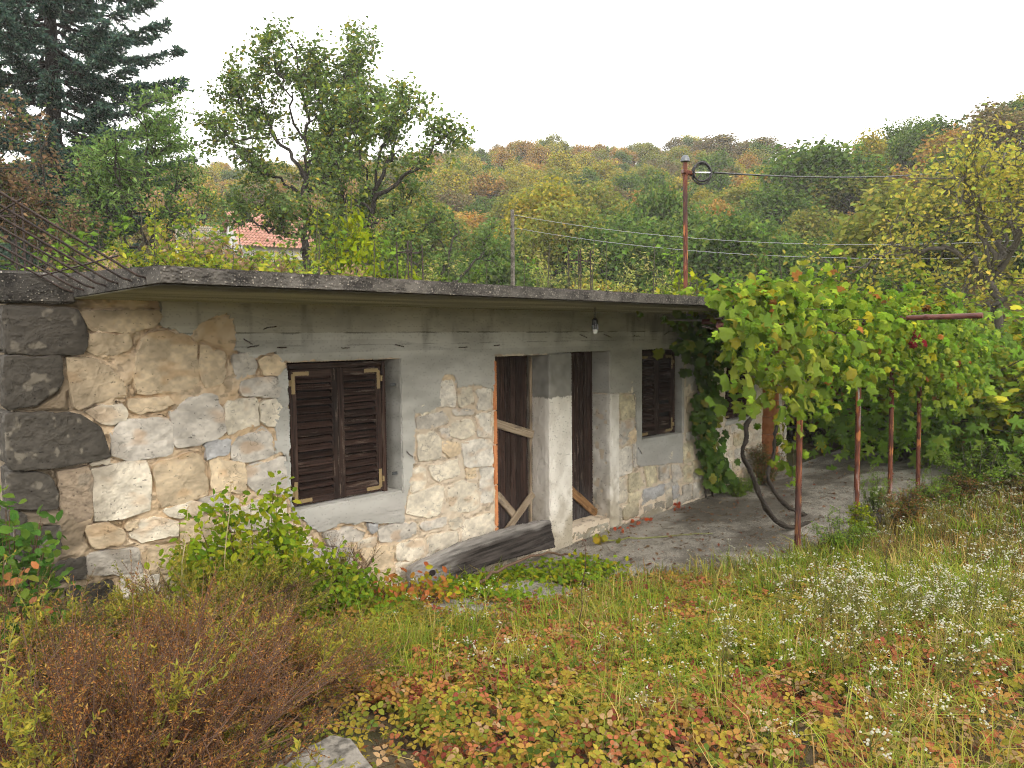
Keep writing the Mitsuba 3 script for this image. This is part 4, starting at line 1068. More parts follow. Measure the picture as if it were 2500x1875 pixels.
# shrubs: a few kinds, copied
def shrub_meshes(seed, h, r, pal, nleaf, leaf, tmpl=QUAD, w=None, heads=0, tall=.0, stemcol=(.05, .045, .03)):
    rng = np.random.default_rng(seed)
    ns = 16
    a = rng.uniform(0, 6.28, ns); rr = r * np.sqrt(rng.uniform(0, 1, ns))
    tipz = h * (1 - .45 * (rr / r) ** 2) * rng.uniform(.72, 1.08 + tall, ns)
    S0 = np.stack([.25 * rr * np.cos(a), .25 * rr * np.sin(a), 0 * a], 1); S1 = np.stack([rr * np.cos(a), rr * np.sin(a), tipz], 1)
    nk = 9
    k = np.repeat(np.arange(ns), nk); s = rng.uniform(.12, .98, len(k))[:, None]
    q = S0[k] + (S1[k] - S0[k]) * s
    e = q + unit(rng.normal(size=q.shape) * [1, 1, .6] + [0, 0, .45]) * (.34 * r + .12) * rng.uniform(.5, 1.2, len(k))[:, None]
    v1, f1 = sticks(S0, S1, .018 * h / 2, .005, 4); v2, f2 = sticks(q, e, .006, .003, 3)
    mb = MB(); mb.add(v1, f1, stemcol).add(v2, f2, stemcol)
    kk = rng.integers(0, len(q), nleaf); ss = rng.uniform(.1, 1.1, nleaf)[:, None]
    P = q[kk] + (e[kk] - q[kk]) * ss + rng.normal(size=(nleaf, 3)) * .05
    P[:, 2] = np.maximum(P[:, 2], .02)
    N = unit(rng.normal(size=P.shape) * .55 + [0, 0, .8] + .4 * unit(P - [0, 0, h * .4]))
    v, f, c = leaves(rng, tmpl, P, N, leaf * rng.uniform(.6, 1.3, nleaf), jitter_col(rng, pal, nleaf, .2, w))
    lb = MB(); lb.add(v, f, c)
    hb = None
    if heads:
        hb = MB()
        for i in rng.choice(ns, heads, replace=False):
            nh = 70
            P = S1[i] + [0, 0, .05] + rng.normal(size=(nh, 3)) * [.10, .10, .06]
            v, f, c = leaves(rng, QUAD, P, rng.normal(size=P.shape), .045, jitter_col(rng, [(.25, .175, .115), (.21, .15, .09), (.29, .21, .14)], nh, .15)); hb.add(v, f, c)
    return mb.ply('wood_vc'), lb.ply('leaf'), hb.ply('leaf') if hb else None


YG = [(.20, .25, .04), (.25, .275, .045), (.155, .215, .035), (.29, .27, .05)]
SH = {
    'yg': (shrub_meshes(201, 2.3, .9, YG, 4600, .075, heads=4), 2.3), 'yg2': (shrub_meshes(202, 2.6, .8, YG, 4600, .068, tall=.25, heads=2), 2.6),
    'gr': (shrub_meshes(203, 2.2, .95, [(.09, .155, .03), (.12, .19, .035), (.16, .225, .04)], 4600, .075), 2.2),
    'gr2': (shrub_meshes(204, 2.6, 1.0, [(.065, .11, .03), (.085, .14, .035), (.12, .115, .04)], 4800, .08), 2.6),
    'pale': (shrub_meshes(205, 2.0, .8, [(.27, .29, .09), (.22, .26, .075), (.34, .32, .12)], 4800, .062, tmpl=SLIM, tall=.2), 2.0),
    'red': (shrub_meshes(206, 2.2, .9, [(.07, .09, .025), (.16, .075, .035), (.10, .11, .03), (.22, .12, .05)], 4600, .075), 2.2),
    'lime': (shrub_meshes(207, 2.2, .8, [(.16, .20, .02), (.21, .24, .025), (.12, .17, .02)], 2400, .11, tmpl=OVAL), 2.2),
    'vine': (shrub_meshes(208, 2.0, .9, [(.21, .29, .045), (.27, .30, .05), (.16, .235, .038), (.34, .31, .05)], 2400, .11, tmpl=GRAPE), 2.0),
}
rng = np.random.default_rng(41)


def shrub(kind, az, r, ztop, label, wide=1.0, group=None, cat='shrub', zb=None):
    a = math.radians(az); x, y = r * math.sin(a), r * math.cos(a)
    zb = float(ground_h(x, y)) if zb is None else zb
    (st, lv, hd), h = SH[kind]
    s = (ztop - zb) / h
    M = T().translate([x, y, zb - .03]).rotate([0, 0, 1], float(rng.uniform(0, 360))).scale([s * wide, s * wide, s])
    t = thing('shrub', label, cat, group)
    scene[t + '__stems'] = {**st, 'to_world': M}; scene[t + '__foliage'] = {**lv, 'to_world': M}
    if hd:
        scene[t + '__seed_heads'] = {**hd, 'to_world': M}; tag(t + '__seed_heads', kind='stuff')
    return t


ORD = 'first second third fourth fifth sixth seventh eighth ninth tenth eleventh twelfth thirteenth fourteenth fifteenth sixteenth'.split()
BELTN = {}
BELT = lambda az: float(np.interp(az, [5, 14, 19, 24, 28, 33, 38, 44, 50, 56, 64, 75], [.10, .115, .165, .150, .128, .120, .085, .085, .075, .078, .10, .10]))
for kind, az, r, zt, wd in (
        ('gr2', 7, 11.5, 3.2, 1.1), ('yg', 10.5, 12.2, 3.15, 1.0), ('gr', 13.2, 12.8, 3.3, 1.1), ('yg', 15.8, 11.5, 3.35, .9), ('yg2', 18.2, 12.0, 4.0, .8), ('yg', 20.2, 12.6, 3.9, .9), ('gr', 21.5, 14.8, 4.2, 1.0), ('yg2', 22.4, 12.0, 4.0, .8), ('yg', 24.2, 12.6, 3.7, 1.0),
        ('yg', 26.2, 12.0, 3.5, .9), ('gr', 27.6, 14.6, 4.0, .9), ('yg', 28.6, 12.3, 3.5, .9), ('gr', 30.2, 13.2, 3.6, .9), ('yg', 31.4, 12.1, 3.3, .9), ('lime', 32.6, 14.0, 4.9, .6), ('gr', 33.9, 12.3, 3.3, .9), ('lime', 35.6, 13.0, 3.5, .9), ('yg2', 31.8, 16.0, 5.2, .7), ('yg2', 34.2, 16.5, 4.6, .8),
        ('pale', 38.6, 14.6, 3.35, 1.0), ('pale', 40.2, 15.2, 3.6, .8), ('lime', 41.4, 14.2, 3.5, .6), ('gr', 43.2, 18.6, 4.2, .9), ('gr', 45.4, 17.0, 4.1, .9), ('yg', 44.4, 15.2, 3.5, .9), ('pale', 47.0, 14.6, 3.55, 1.0), ('pale', 48.6, 15.2, 3.7, .9), ('pale', 50.2, 14.4, 3.6, 1.0), ('pale', 51.8, 15.6, 3.7, .9),
        ('yg', 53.4, 14.8, 3.5, 1.0), ('pale', 55.0, 15.0, 3.5, .9), ('gr', 56.8, 16.5, 4.2, .9), ('lime', 58.2, 16.0, 3.9, .8), ('gr', 59.8, 16.0, 3.6, 1.0), ('gr2', 61.6, 16.4, 4.1, 1.0), ('red', 63.4, 16.0, 4.2, .9), ('gr2', 65.2, 16.8, 4.4, 1.0), ('red', 66.8, 16.2, 4.3, 1.0), ('gr2', 68.6, 17.0, 4.4, 1.0), ('red', 70.2, 16.6, 4.0, 1.0), ('gr2', 72.2, 17.4, 4.3, 1.0),
        ('gr', 19.2, 15.4, 4.6, 1.0), ('gr', 25.4, 16.0, 4.6, 1.0), ('yg2', 29.2, 15.8, 4.9, .8), ('gr', 16.6, 14.2, 4.2, 1.1), ('gr2', 9.0, 13.6, 3.8, 1.2), ('gr', 12.2, 10.4, 2.95, .8)):
    zt = max(zt, 2.42 + r * BELT(az) * float(rng.uniform(.86, 1.10)) - (.25 if r > 14 else 0))
    lab = {'yg': 'yellow-green shrub with pinkish seed heads behind the roof', 'yg2': 'tall yellow-green shrub behind the roof', 'gr': 'mid green leafy shrub behind the roof', 'gr2': 'dark green dense shrub behind the house',
           'pale': 'pale feathery yellow-green shrub behind the roof edge', 'red': 'dark shrub with reddish leaves behind the grape vine', 'lime': 'lime green broad-leaved shrub behind the roof'}[kind]
    BELTN.setdefault(lab, []).append((az, shrub(kind, az, r, zt, lab, wd)))
def ordinal(names):
    for lab, L in names.items():
        for n_, (az, t) in enumerate(sorted(L)):
            labels[t]['label'] = lab + (f', {ORD[n_]} from left' if len(L) > 1 else '')


for kind, az, r, zt, wd in (('vine', 78.2, 15.4, 2.9, 1.0), ('vine', 76.0, 16.6, 3.4, 1.1), ('vine', 80.6, 15.0, 2.6, 1.1), ('vine', 73.0, 17.4, 3.3, 1.1), ('vine', 83.0, 14.0, 2.7, 1.2)):
    shrub(kind, az, r, zt, 'yellow-green tangle of lobed vine leaves ' + {78.2: 'right of the projecting pergola pipe', 76.0: 'behind the fig tree, right of its middle', 80.6: 'at the right edge of the picture', 73.0: 'behind the fig tree, left of its middle', 83.0: 'beyond the right edge of the picture'}[az], wd, None, 'vine')
for kind, az, r, zt, wd in (('gr2', 75.2, 15.5, 1.5, 1.3), ('gr', 77.0, 12.6, .95, 1.4), ('red', 79.0, 14.5, 1.5, 1.3), ('gr', 81.0, 13.0, 1.1, 1.4), ('gr2', 83, 16, 2.2, 1.2), ('gr', 74.5, 11.4, .62, 1.2)):
    BELTN.setdefault('low green bush under the yellowing tree at the right edge', []).append((az, shrub(kind, az, r, zt, 'low bush', wd)))
for kind, x, y, zt, wd, lab in (('gr', 9.75, 5.25, .46, 1.2, 'dark leafy weed clump at the wall foot under the climbing vine'), ('gr', 10.2, 5.3, .40, 1.3, 'low leafy weed at the wall foot beside the climbing vine'), ('red', 10.7, 5.3, .95, .9, 'brownish weedy bush against the wall below the third window'),
                                ('gr', 8.15, 3.15, .55, 1.2, 'leafy green weed clump right of the nearest pergola post'), ('lime', 8.9, 3.2, .50, 1.1, 'yellow-green weed between the first two pergola posts'), ('red', 9.9, 3.1, .62, 1.3, 'reddish weed clump right of the second pergola post'), ('gr', 10.1, 3.5, .75, .7, 'thin green weed rising at the terrace edge'), ('red', 10.9, 3.05, .55, 1.3, 'dry reddish weed clump in front of the third pergola post'), ('red', 11.9, 2.75, .6, 1.4, 'brownish weed clump before the last pergola post'), ('gr2', 12.9, 2.9, .7, 1.4, 'dark green weed clump right of the last pergola post'), ('red', 12.3, 2.1, .6, 1.5, 'brown weed clump in the right meadow, nearest the pergola'), ('gr2', 13.6, 2.2, .75, 1.4, 'dark weed clump in the right meadow under the vine tangle'), ('red', 11.2, 1.9, .5, 1.6, 'low reddish-brown weed clump in the meadow right of centre'), ('gr2', 14.6, 1.7, .9, 1.4, 'dark green weed clump at the right edge of the meadow'), ('red', 13.2, 1.3, .6, 1.5, 'brown weed clump at the right edge of the meadow')):
    shrub(kind, math.degrees(math.atan2(x, y)), math.hypot(x, y), zt, lab, wd, cat='weed', zb=float(max(ground_h(x, y), terrace_z(x) if y > 3.4 else -9)))


# ---- hillside forest: individual trees on the slope
def forest_tree(seed, h, r, pal, n, leaf, w=None, clumps=26, bare=.07, flat=.8):
    rng = np.random.default_rng(seed)
    mb = MB()
    v, f = sticks([[0, 0, 0]], [[0, 0, h * .6]], .055 * h / 3, .02 * h / 3, 5); mb.add(v, f, BARK)
    u = unit(rng.normal(size=(clumps, 3))); u[:, 2] = np.abs(u[:, 2]) * (flat + .2) - .50
    C = np.array([0, 0, h * .56]) + u * [r, r, h * .46] * rng.uniform(.55, 1.0, (clumps, 1))
    C[:, 2] = np.maximum(C[:, 2], h * bare)
    v, f = sticks(np.tile([0, 0, h * .33], (clumps, 1)), C, .022 * h / 3, .008, 3); mb.add(v, f, BARK)
    tone = rng.uniform(.8, 1.25, clumps)
    cs = rng.uniform(.5, 1.55, clumps); k = rng.choice(clumps, n, p=cs ** 2 / (cs ** 2).sum())
    sd = unit(rng.normal(size=(n, 3))) * (rng.uniform(0, 1, (n, 1)) ** .5) * [r * .30, r * .30, h * .11] * cs[k][:, None]
    P = C[k] + sd
    P[:, 2] = np.maximum(P[:, 2], .05)
    N = unit(sd / r * 1.4 + rng.normal(size=P.shape) * .5 + [0, 0, .6])
    c = jitter_col(rng, pal, n, .16, w) * tone[k][:, None]
    v, f, c = leaves(rng, QUAD, P, N, leaf * rng.uniform(.6, 1.4, n), np.clip(c, .004, .6)); 
    lb = MB(); lb.add(v, f, c)
    return mb.ply('wood_vc'), lb.ply('leaf')


PAL = {
    'green': ([(.070, .115, .032), (.090, .145, .038), (.055, .09, .03), (.115, .155, .04)], 'bushy green tree on the wooded hillside', 'green trees on the hillside'),
    'olive': ([(.145, .165, .042), (.18, .185, .046), (.115, .14, .04), (.215, .20, .055)], 'olive green tree on the wooded hillside', 'olive trees on the hillside'),
    'yellow': ([(.29, .255, .05), (.235, .225, .045), (.34, .27, .06), (.18, .195, .042)], 'yellowing autumn tree on the wooded hillside', 'yellowing trees on the hillside'),
    'rust': ([(.27, .155, .05), (.32, .20, .07), (.21, .14, .05), (.26, .205, .07)], 'rust orange autumn tree on the wooded hillside', 'rust orange trees on the hillside'),
    'brown': ([(.155, .12, .065), (.125, .10, .06), (.175, .145, .07), (.115, .12, .05)], 'brownish dull tree on the wooded hillside', 'brownish trees on the hillside'),
}
FV = {}
for i, kd in enumerate(PAL):
    for j in range(3):
        for lod, (n, lf) in enumerate(((4400, .20), (2300, .26))):
            FV[kd, j, lod] = forest_tree(300 + i * 10 + j, (5.4, 6.4, 4.4)[j], (2.1, 1.9, 2.3)[j], PAL[kd][0], n, lf, clumps=(40, 46, 34)[j])
for (kd, j, lod), (wd, lv) in FV.items():
    scene[f'shape_{kd}_{j}_{lod}'] = {'type': 'shapegroup', 'trunk': wd, 'crown': lv}
rng = np.random.default_rng(52)


def hill_tree(kd, x, y, s, label=None, group=None, wide=1.0, lod=None, j=None, single=True):
    r = math.hypot(x, y)
    j = int(rng.integers(3)) if j is None else j
    lod = (0 if r < 62 else 1) if lod is None else lod
    inst = {'type': 'instance', 'shapegroup': {'type': 'ref', 'id': f'shape_{kd}_{j}_{lod}'},
            'to_world': T().translate([x, y, float(ground_h(x, y)) - .15]).rotate([0, 0, 1], float(rng.uniform(0, 360))).scale([s * wide, s * wide, s])}
    if single:
        scene[thing('hillside_tree', label or PAL[kd][1], 'tree', group if label else PAL[kd][2])] = inst
    else:
        WOOD[0] += 1
        scene[f'far_wood__{WOOD[0]:03d}'] = inst


WOOD = [0]
tag('far_wood', 'autumn coloured scrub wood covering the far hillside up to the ridge', 'wood', kind='stuff')
SPECIAL = [('green', 52.7, 36, 9.6, 2.7, 'large dark green oak left of the rusty mast on the hill foot'), ('green', 56.3, 40, 11.9, 2.0, 'tall narrow dark green tree behind the rusty mast'), ('green', 58.7, 37, 9.6, 2.3, 'rounded dark green oak right of the rusty mast'),
           ('green', 54.6, 34, 8.4, 2.6, 'broad dark green oak directly behind the rusty mast'), ('green', 67.1, 52, 16.2, 3.9, 'large green tree standing above the cable on the right hill'), ('green', 63.8, 46, 11.6, 3.0, 'green tree left of the large one below the cable'), ('olive', 69.6, 50, 13.0, 3.0, 'olive green tree right of the large green one on the right hill'),
           ('green', 71.4, 70, 20.8, 2.1, 'green tree on the right skyline, nearest to the large green one'), ('green', 73.5, 72, 21.2, 1.8, 'small open green tree alone on the right skyline'), ('rust', 72.6, 52, 13.6, 2.8, 'rust orange tree under the right skyline'), ('rust', 76.0, 60, 17.6, 3.0, 'rust orange tree high on the right hill behind the yellowing tree'), ('green', 78.6, 66, 20.0, 3.0, 'green tree on the skyline at the right edge'),
           ('brown', 60.1, 112, 31.6, 4.6, 'bare-looking brown tree on the ridge right of the mast top'), ('brown', 63.0, 108, 29.6, 4.2, 'bare-looking brown tree at the right end of the far ridge'),
           ('rust', 41.5, 60, 11.0, 3.6, 'broad rust orange tree on the open slope left of centre')]
sp = []
for kd, az, r, zt, rad, lab in SPECIAL:
    a = math.radians(az); x, y = r * math.sin(a), r * math.cos(a); s = max(.7, (zt - float(ground_h(x, y)) + .15) / 5.4)
    hill_tree(kd, x, y, s, lab, None, rad / (2.1 * s), 0, 0); sp.append((x, y, max(2.4, rad * .9)))
FARM = (18.03, 35.71)
sp.append((FARM[0], FARM[1], 6.5)); sp.append((FARM[0] * .8, FARM[1] * .8, 4)); sp = np.array(sp)
cell = 3.0
spots = []
for i in range(-2, 53):
    for jx in range(-2, 53):
        x, y = (i + rng.uniform(.1, .9)) * cell, (jx + rng.uniform(.1, .9)) * cell
        r = math.hypot(x, y); az = math.degrees(math.atan2(x, y))
        R = np.interp(az, _AZ, _RA)
        if r < 27 or r > R + 9 or az < 4 or az > 87 or (np.hypot(sp[:, 0] - x, sp[:, 1] - y) < sp[:, 2]).any():
            continue
        if rng.random() < .03:
            continue
        v = meshkit.fbm(np.array([x * .035, y * .035, 3.0]), 3) + .22 * (rng.random() - .5)
        up = (r - 27) / 100
        pr = np.array([1.5 - 1.2 * up, .95, .55 + .55 * up, .22 + 1.15 * up * (v > .42), .10 + .35 * up])
        if 22 < r < 45:
            pr *= [1.6, 1, .5, .25, .3]
        kd = list(PAL)[int(rng.choice(5, p=pr / pr.sum()))]
        s = float(rng.choice([rng.uniform(.42, .75), rng.uniform(.7, 1.1)], p=[.4, .6])) * float(np.interp(r, [30, 60, 110], [1.12, 1.05, .88]))
        if az > 58 and 30 < r < 50:
            s *= .85
        spots.append((r, kd, x, y, s, rng.uniform(.8, 1.25)))
spots.sort(key=lambda q: q[0])
for n_, (r, kd, x, y, s, wd) in enumerate(spots):
    hill_tree(kd, x, y, s, wide=wd, single=n_ < 285)

for kd, az, r, zt in (('gr', 23.6, 30, 5.9), ('gr', 24.8, 29, 5.9), ('gr2', 26.0, 30, 5.8), ('gr', 27.3, 29, 5.6), ('gr2', 28.4, 30, 5.8), ('gr', 29.6, 29, 6.2), ('gr2', 22.4, 31, 6.3), ('gr', 26.6, 27, 5.2), ('gr2', 25.2, 27, 5.2)):
    BELTN.setdefault('tall green shrub hiding the walls of the tiled house', []).append((az, shrub(kd, az, r, zt, 'tall green shrub', 1.0)))

# ---- houses on the slope
a = math.radians(26.8); ux = np.array([math.cos(a - .25), -math.sin(a - .25), 0]); uy = np.array([math.sin(a - .25), math.cos(a - .25), 0])
FZ = float(ground_h(*FARM)) - .3


def far_house(key, c, L, Dp, zeave, zridge, tiles, chim=True):
    W = lambda u, w, z: np.array([c[0], c[1], 0]) + ux * u + uy * w + np.array([0, 0, z])
    mb = MB()
    P = np.array([W(-L, -Dp, FZ), W(L, -Dp, FZ), W(L, Dp, FZ), W(-L, Dp, FZ), W(-L, -Dp, zeave), W(L, -Dp, zeave), W(L, Dp, zeave), W(-L, Dp, zeave), W(-L, 0, zridge - .1), W(L, 0, zridge - .1)])
    put(key + '__wall', (P, np.array([[0, 1, 5], [0, 5, 4], [1, 2, 6], [1, 6, 5], [2, 3, 7], [2, 7, 6], [3, 0, 4], [3, 4, 7], [4, 8, 7], [5, 6, 9]])), 'pale_wall')
    rt = MB(); nrow, ncol = 13, 26
    for sgn in (-1, 1):
        for i in range(nrow):
            t0, t1 = i / nrow, (i + 1.15) / nrow
            for j in range(ncol):
                u0 = -L - .25 + (2 * L + .5) * j / ncol; u1 = u0 + (2 * L + .5) / ncol; um = (u0 + u1) / 2
                z0 = zridge + (zeave - .15 - zridge) * t0; z1 = zridge + (zeave - .15 - zridge) * t1
                w0, w1 = sgn * (Dp + .35) * t0, sgn * (Dp + .35) * t1
                v = [W(u0, w0, z0 + .02), W(um, w0, z0 + .09), W(u1, w0, z0 + .02), W(u0, w1, z1 + .06), W(um, w1, z1 + .14), W(u1, w1, z1 + .06)]
                rt.add(v, [[0, 3, 1], [1, 3, 4], [1, 4, 2], [2, 4, 5]], [.5, .5])
    k = rt.put(key + ('__roof_tiles'), tiles); tag(k, kind='stuff')
    if chim: put(key + '__chimney', cbox(W(L * .4, .3, 0)[0] - .25, W(L * .4, .3, 0)[0] + .25, W(L * .4, .3, 0)[1] - .25, W(L * .4, .3, 0)[1] + .25, zridge - .6, zridge + .5, .02), 'pale_wall')
    for u in (-L * .5, 0, L * .5):
        put(key + '__window', trimesh.convex.convex_hull(np.array([W(u + du, -Dp - dw, zz) for du in (-.4, .4) for dw in (.02, -.05) for zz in (zeave - 1.7, zeave - .6)])), 'grey_metal')


K = thing('tiled_house', 'house with a pink-red tiled roof half hidden behind the tall oak', 'house'); far_house(K, (18.1, 35.5), 1.9, 2.4, 6.9, 8.7, 'roof_tile', False)
K = thing('shed', 'pale grey roofed shed left of the pink-red tiled roof', 'shed'); far_house(K, (15.5, 37.6), 1.1, 1.6, 6.6, 8.1, 'step_concrete', False)

ordinal(BELTN)

# ---------------------------------------------------------------- grape vine on the pergola
rng = np.random.default_rng(61)
V = thing('grape_vine', 'bright yellow-green grape vine covering the pergola with twisted dark stems', 'grape vine')
for pts, r in (([(9.9, 3.75, .0), (9.24, 3.9, .03), (8.22, 3.9, .17), (7.66, 3.9, .72), (7.35, 3.9, 1.18), (7.5, 3.9, 1.52), (7.98, 3.9, 1.66), (8.45, 3.85, 2.05), (8.7, 3.8, 2.5)], .030),
               ([(10.1, 3.95, .03), (9.55, 4.1, .03), (8.91, 4.1, .25), (8.32, 4.1, .70), (8.56, 4.1, 1.01), (8.53, 4.1, 1.32), (8.66, 4.1, 1.48), (9.16, 4.05, 1.68), (9.4, 4.0, 2.2), (9.3, 3.9, 2.55)], .024)):
    L = smooth_line(pts, 46, rng, .024); L = np.vstack([L[:1], (L[:-2] + L[1:-1] + L[2:]) / 3, L[-1:]])
    rr = np.linspace(r * 1.2, r * .6, len(L)) * (1 + .16 * np.sin(np.arange(len(L)) * 1.9) + .10 * rng.normal(size=len(L)))
    v, f = tube(L, rr, 9); k = put(V + '__stem', (v, f), 'wood_vc', smooth=True, color=np.array([(.03, .024, .019)]) * (.6 + .9 * rng.random((len(v), 1))))
mb = MB()
q = np.stack([rng.uniform(6.0, 12.3, 260), rng.uniform(3.0, 5.2, 260), rng.uniform(2.3, 2.75, 260)], 1)
d = unit(rng.normal(size=(260, 3)) * [1, 1, .35]) * rng.uniform(.3, .9, (260, 1))
d *= .6; e_ = q + d; ok = ~((q[:, 1] > 3.9) & (q[:, 0] < 8.4)) & ~((e_[:, 1] > 3.7) & (e_[:, 0] < 8.4)) & (e_[:, 0] > 6.2); q, d = q[ok], d[ok]
v, f = sticks(q, q + d, .006, .003, 4); mb.add(v, f, (.04, .028, .018))
shoots = []
for x, y, h in ((8.5, 3.4, .58), (7.45, 3.3, .36), (6.35, 3.35, .30), (10.5, 3.3, .34), (6.9, 3.2, .25), (9.6, 3.2, .3), (11.3, 3.0, .25)):
    L = smooth_line([[x, y, 2.6], [x + .05, y, 2.6 + h * .6], [x - .06, y - .05, 2.68 + h]], 8, rng, .02); shoots.append(L)
    v, f = tube(L, np.linspace(.006, .003, 8), 4); mb.add(v, f, (.09, .07, .03))
hang = []
for x, y, z0, z1 in ((8.75, 3.95, 2.2, .62), (8.6, 4.0, 2.2, .9), (7.2, 3.3, 2.3, 1.75), (10.9, 3.6, 2.3, 1.5)):
    L = smooth_line([[x, y, z0], [x + .06, y, (z0 + z1) / 2], [x - .02, y + .03, z1]], 9, rng, .03); hang.append(L)
    v, f = tube(L, .004, 4); mb.add(v, f, (.07, .05, .025))
tag(mb.put(V + '__canes', 'wood_vc'), kind='stuff')
low = lambda x: np.interp(x, [5.5, 5.8, 6.3, 6.9, 7.4, 8.0, 8.5, 9.0, 9.6, 10.4, 11.4, 12.4], [2.2, 1.98, 1.80, 1.78, 1.84, 1.84, 1.95, 2.15, 2.2, 1.8, 1.65, 1.7])
top = lambda x, y: 2.74 + .34 * (meshkit.fbm(np.stack([x * 1.5, y * 1.5, x * 0], -1), 3) - .35) + .10 * np.exp(-((x - 8.3) / 1.2) ** 2) - .12 * np.clip(x - 11, 0, 9)
# front curtain, canopy top, canopy inside
n1, n2, n3 = 1800, 1250, 420
x = rng.uniform(5.58, 12.4, n1); u = rng.uniform(0, 1, n1) ** .8
yf = 3.22 - .20 * np.sin(u * 3.0) + .14 * rng.normal(size=n1)
A = np.stack([x, yf, top(x, yf) * (1 - u) + (low(x) + .16 * rng.normal(size=n1)) * u], 1); NA = np.tile([0, -1, .55], (n1, 1))
x = rng.uniform(5.9, 12.5, n2); y = 3.1 + rng.uniform(0, 1, n2) ** 1.3 * 2.2
y = np.where((y > 3.7) & (x < 7.0), y - .8, y)
B = np.stack([x, y, top(x, y) + .05 * rng.normal(size=n2)], 1); NB = np.tile([0, -.25, 1], (n2, 1))
x = rng.uniform(6.9, 12.4, n3); y = rng.uniform(3.2, 5.3, n3); C = np.stack([x, y, rng.uniform(2.25, 2.75, n3)], 1); NC = np.tile([0, -.4, .7], (n3, 1))
D, ND = [], []
for L in shoots + hang:
    k = rng.integers(0, len(L), 26); D.append(L[k] + rng.normal(size=(26, 3)) * .055); ND.append(np.tile([-.3, -.6, .6], (26, 1)))
x = rng.uniform(10.2, 14.8, 820); y = rng.uniform(2.6, 4.8, 820); E_ = np.stack([x, y, np.interp(rng.uniform(0, 1, 820), [0, 1], [1.5, 2.75]) + .1 * rng.normal(size=820)], 1); NE = np.tile([-.2, -.7, .5], (820, 1))
P = np.vstack([A, B, C] + D + [E_]); N = np.vstack([NA, NB, NC] + ND + [NE])
keepv = (P[:, 0] / P[:, 1] > np.where(P[:, 2] > 2.3, 1.69, 1.62)) | (P[:, 1] > 4.6)
keepv &= ~((P[:, 0] < 7.2) & (P[:, 1] > 3.8))
N = unit(N + rng.normal(size=P.shape) * .62)
vp = [(.122, .19, .028), (.155, .222, .034), (.088, .15, .024), (.198, .24, .038), (.27, .25, .035), (.25, .115, .04)]
col = jitter_col(rng, vp, len(P), .22, [.30, .28, .22, .13, .055, .015])
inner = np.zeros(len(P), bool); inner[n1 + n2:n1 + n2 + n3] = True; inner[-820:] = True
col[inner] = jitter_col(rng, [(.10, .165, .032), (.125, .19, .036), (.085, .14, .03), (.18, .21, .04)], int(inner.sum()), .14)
sz = rng.uniform(.07, .152, len(P))
ax_ = unit(np.array([0, -.25, -1.0]) + rng.normal(size=P.shape) * .55)
dist = np.linalg.norm(P - EYE, axis=1)
near = np.zeros(len(P), bool); near[:n1] = True; near[n1 + n2 + n3:len(P) - 820] = True; near[n1:n1 + n2] |= B[:, 1] < 3.7
order = np.argsort(-(sz / dist) * near * keepv)[:300]
rest = keepv.copy(); rest[order] = False
GRAPE_C = (GRAPE[0].copy(), GRAPE[1]); GRAPE_C[0][:, 2] += .15 * np.sin(4 * GRAPE[0][:, 0]) - .42 * np.abs(GRAPE[0][:, 1]) + .05 * np.sin(15 * GRAPE[0][:, 1])
# 300 leaves one by one, from a dozen shared shapes
protos = []
for cidx, cc in enumerate(vp[:5]):
    for kk in range(3 if cidx < 4 else 1):
        t_, f_ = GRAPE; t2 = t_.copy(); t2[:, 2] += .16 * np.sin(4 * t2[:, 0] + kk) * (1 + kk * .3) + .07 * np.sin(9 * t2[:, 1] + kk) - (.5 * np.abs(t2[:, 1]) if kk == 1 else 0); t2[1:, :2] += rng.normal(size=(len(t2) - 1, 2)) * .02
        protos.append((cidx, mikit.ply((t2, f_), 'leaf', smooth=True, color=np.tile(np.array(cc) * (1 + .12 * (kk - 1)), (len(t2), 1)))))
pc = np.array([p[0] for p in protos])
for i in order:
    ci = int(np.argmin(np.abs(np.array(vp[:5]) - col[i]).sum(1))); pr = protos[int(rng.choice(np.nonzero(pc == ci)[0]))][1]
    n_ = N[i]; a = unit(ax_[i] - ax_[i].dot(n_) * n_); b = np.cross(n_, a); s = sz[i]
    M = np.eye(4); M[:3, 0], M[:3, 1], M[:3, 2], M[:3, 3] = a * s, b * s, n_ * s, P[i]
    scene[uniq(V + '__leaf')] = {**pr, 'to_world': T(M.tolist())}
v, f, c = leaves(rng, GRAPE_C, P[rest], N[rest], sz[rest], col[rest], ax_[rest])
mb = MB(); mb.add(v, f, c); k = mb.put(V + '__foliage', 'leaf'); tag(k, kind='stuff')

rl = np.array([9.42, 2.86, 2.42]) + rng.normal(size=(7, 3)) * [.05, .10, .07]
v, f, c = leaves(rng, GRAPE, rl, unit(rng.normal(size=(7, 3)) * .5 + [0, -1, .4]), .11, np.tile([(.17, .018, .022)], (7, 1)), np.tile([(0, -.1, -1.0)], (7, 1))); mb = MB(); mb.add(v, f, c); k = mb.put(V + '__red_leaves', 'leaf'); tag(k, 'dark red leaves of the vine under the projecting pipe', kind='stuff')

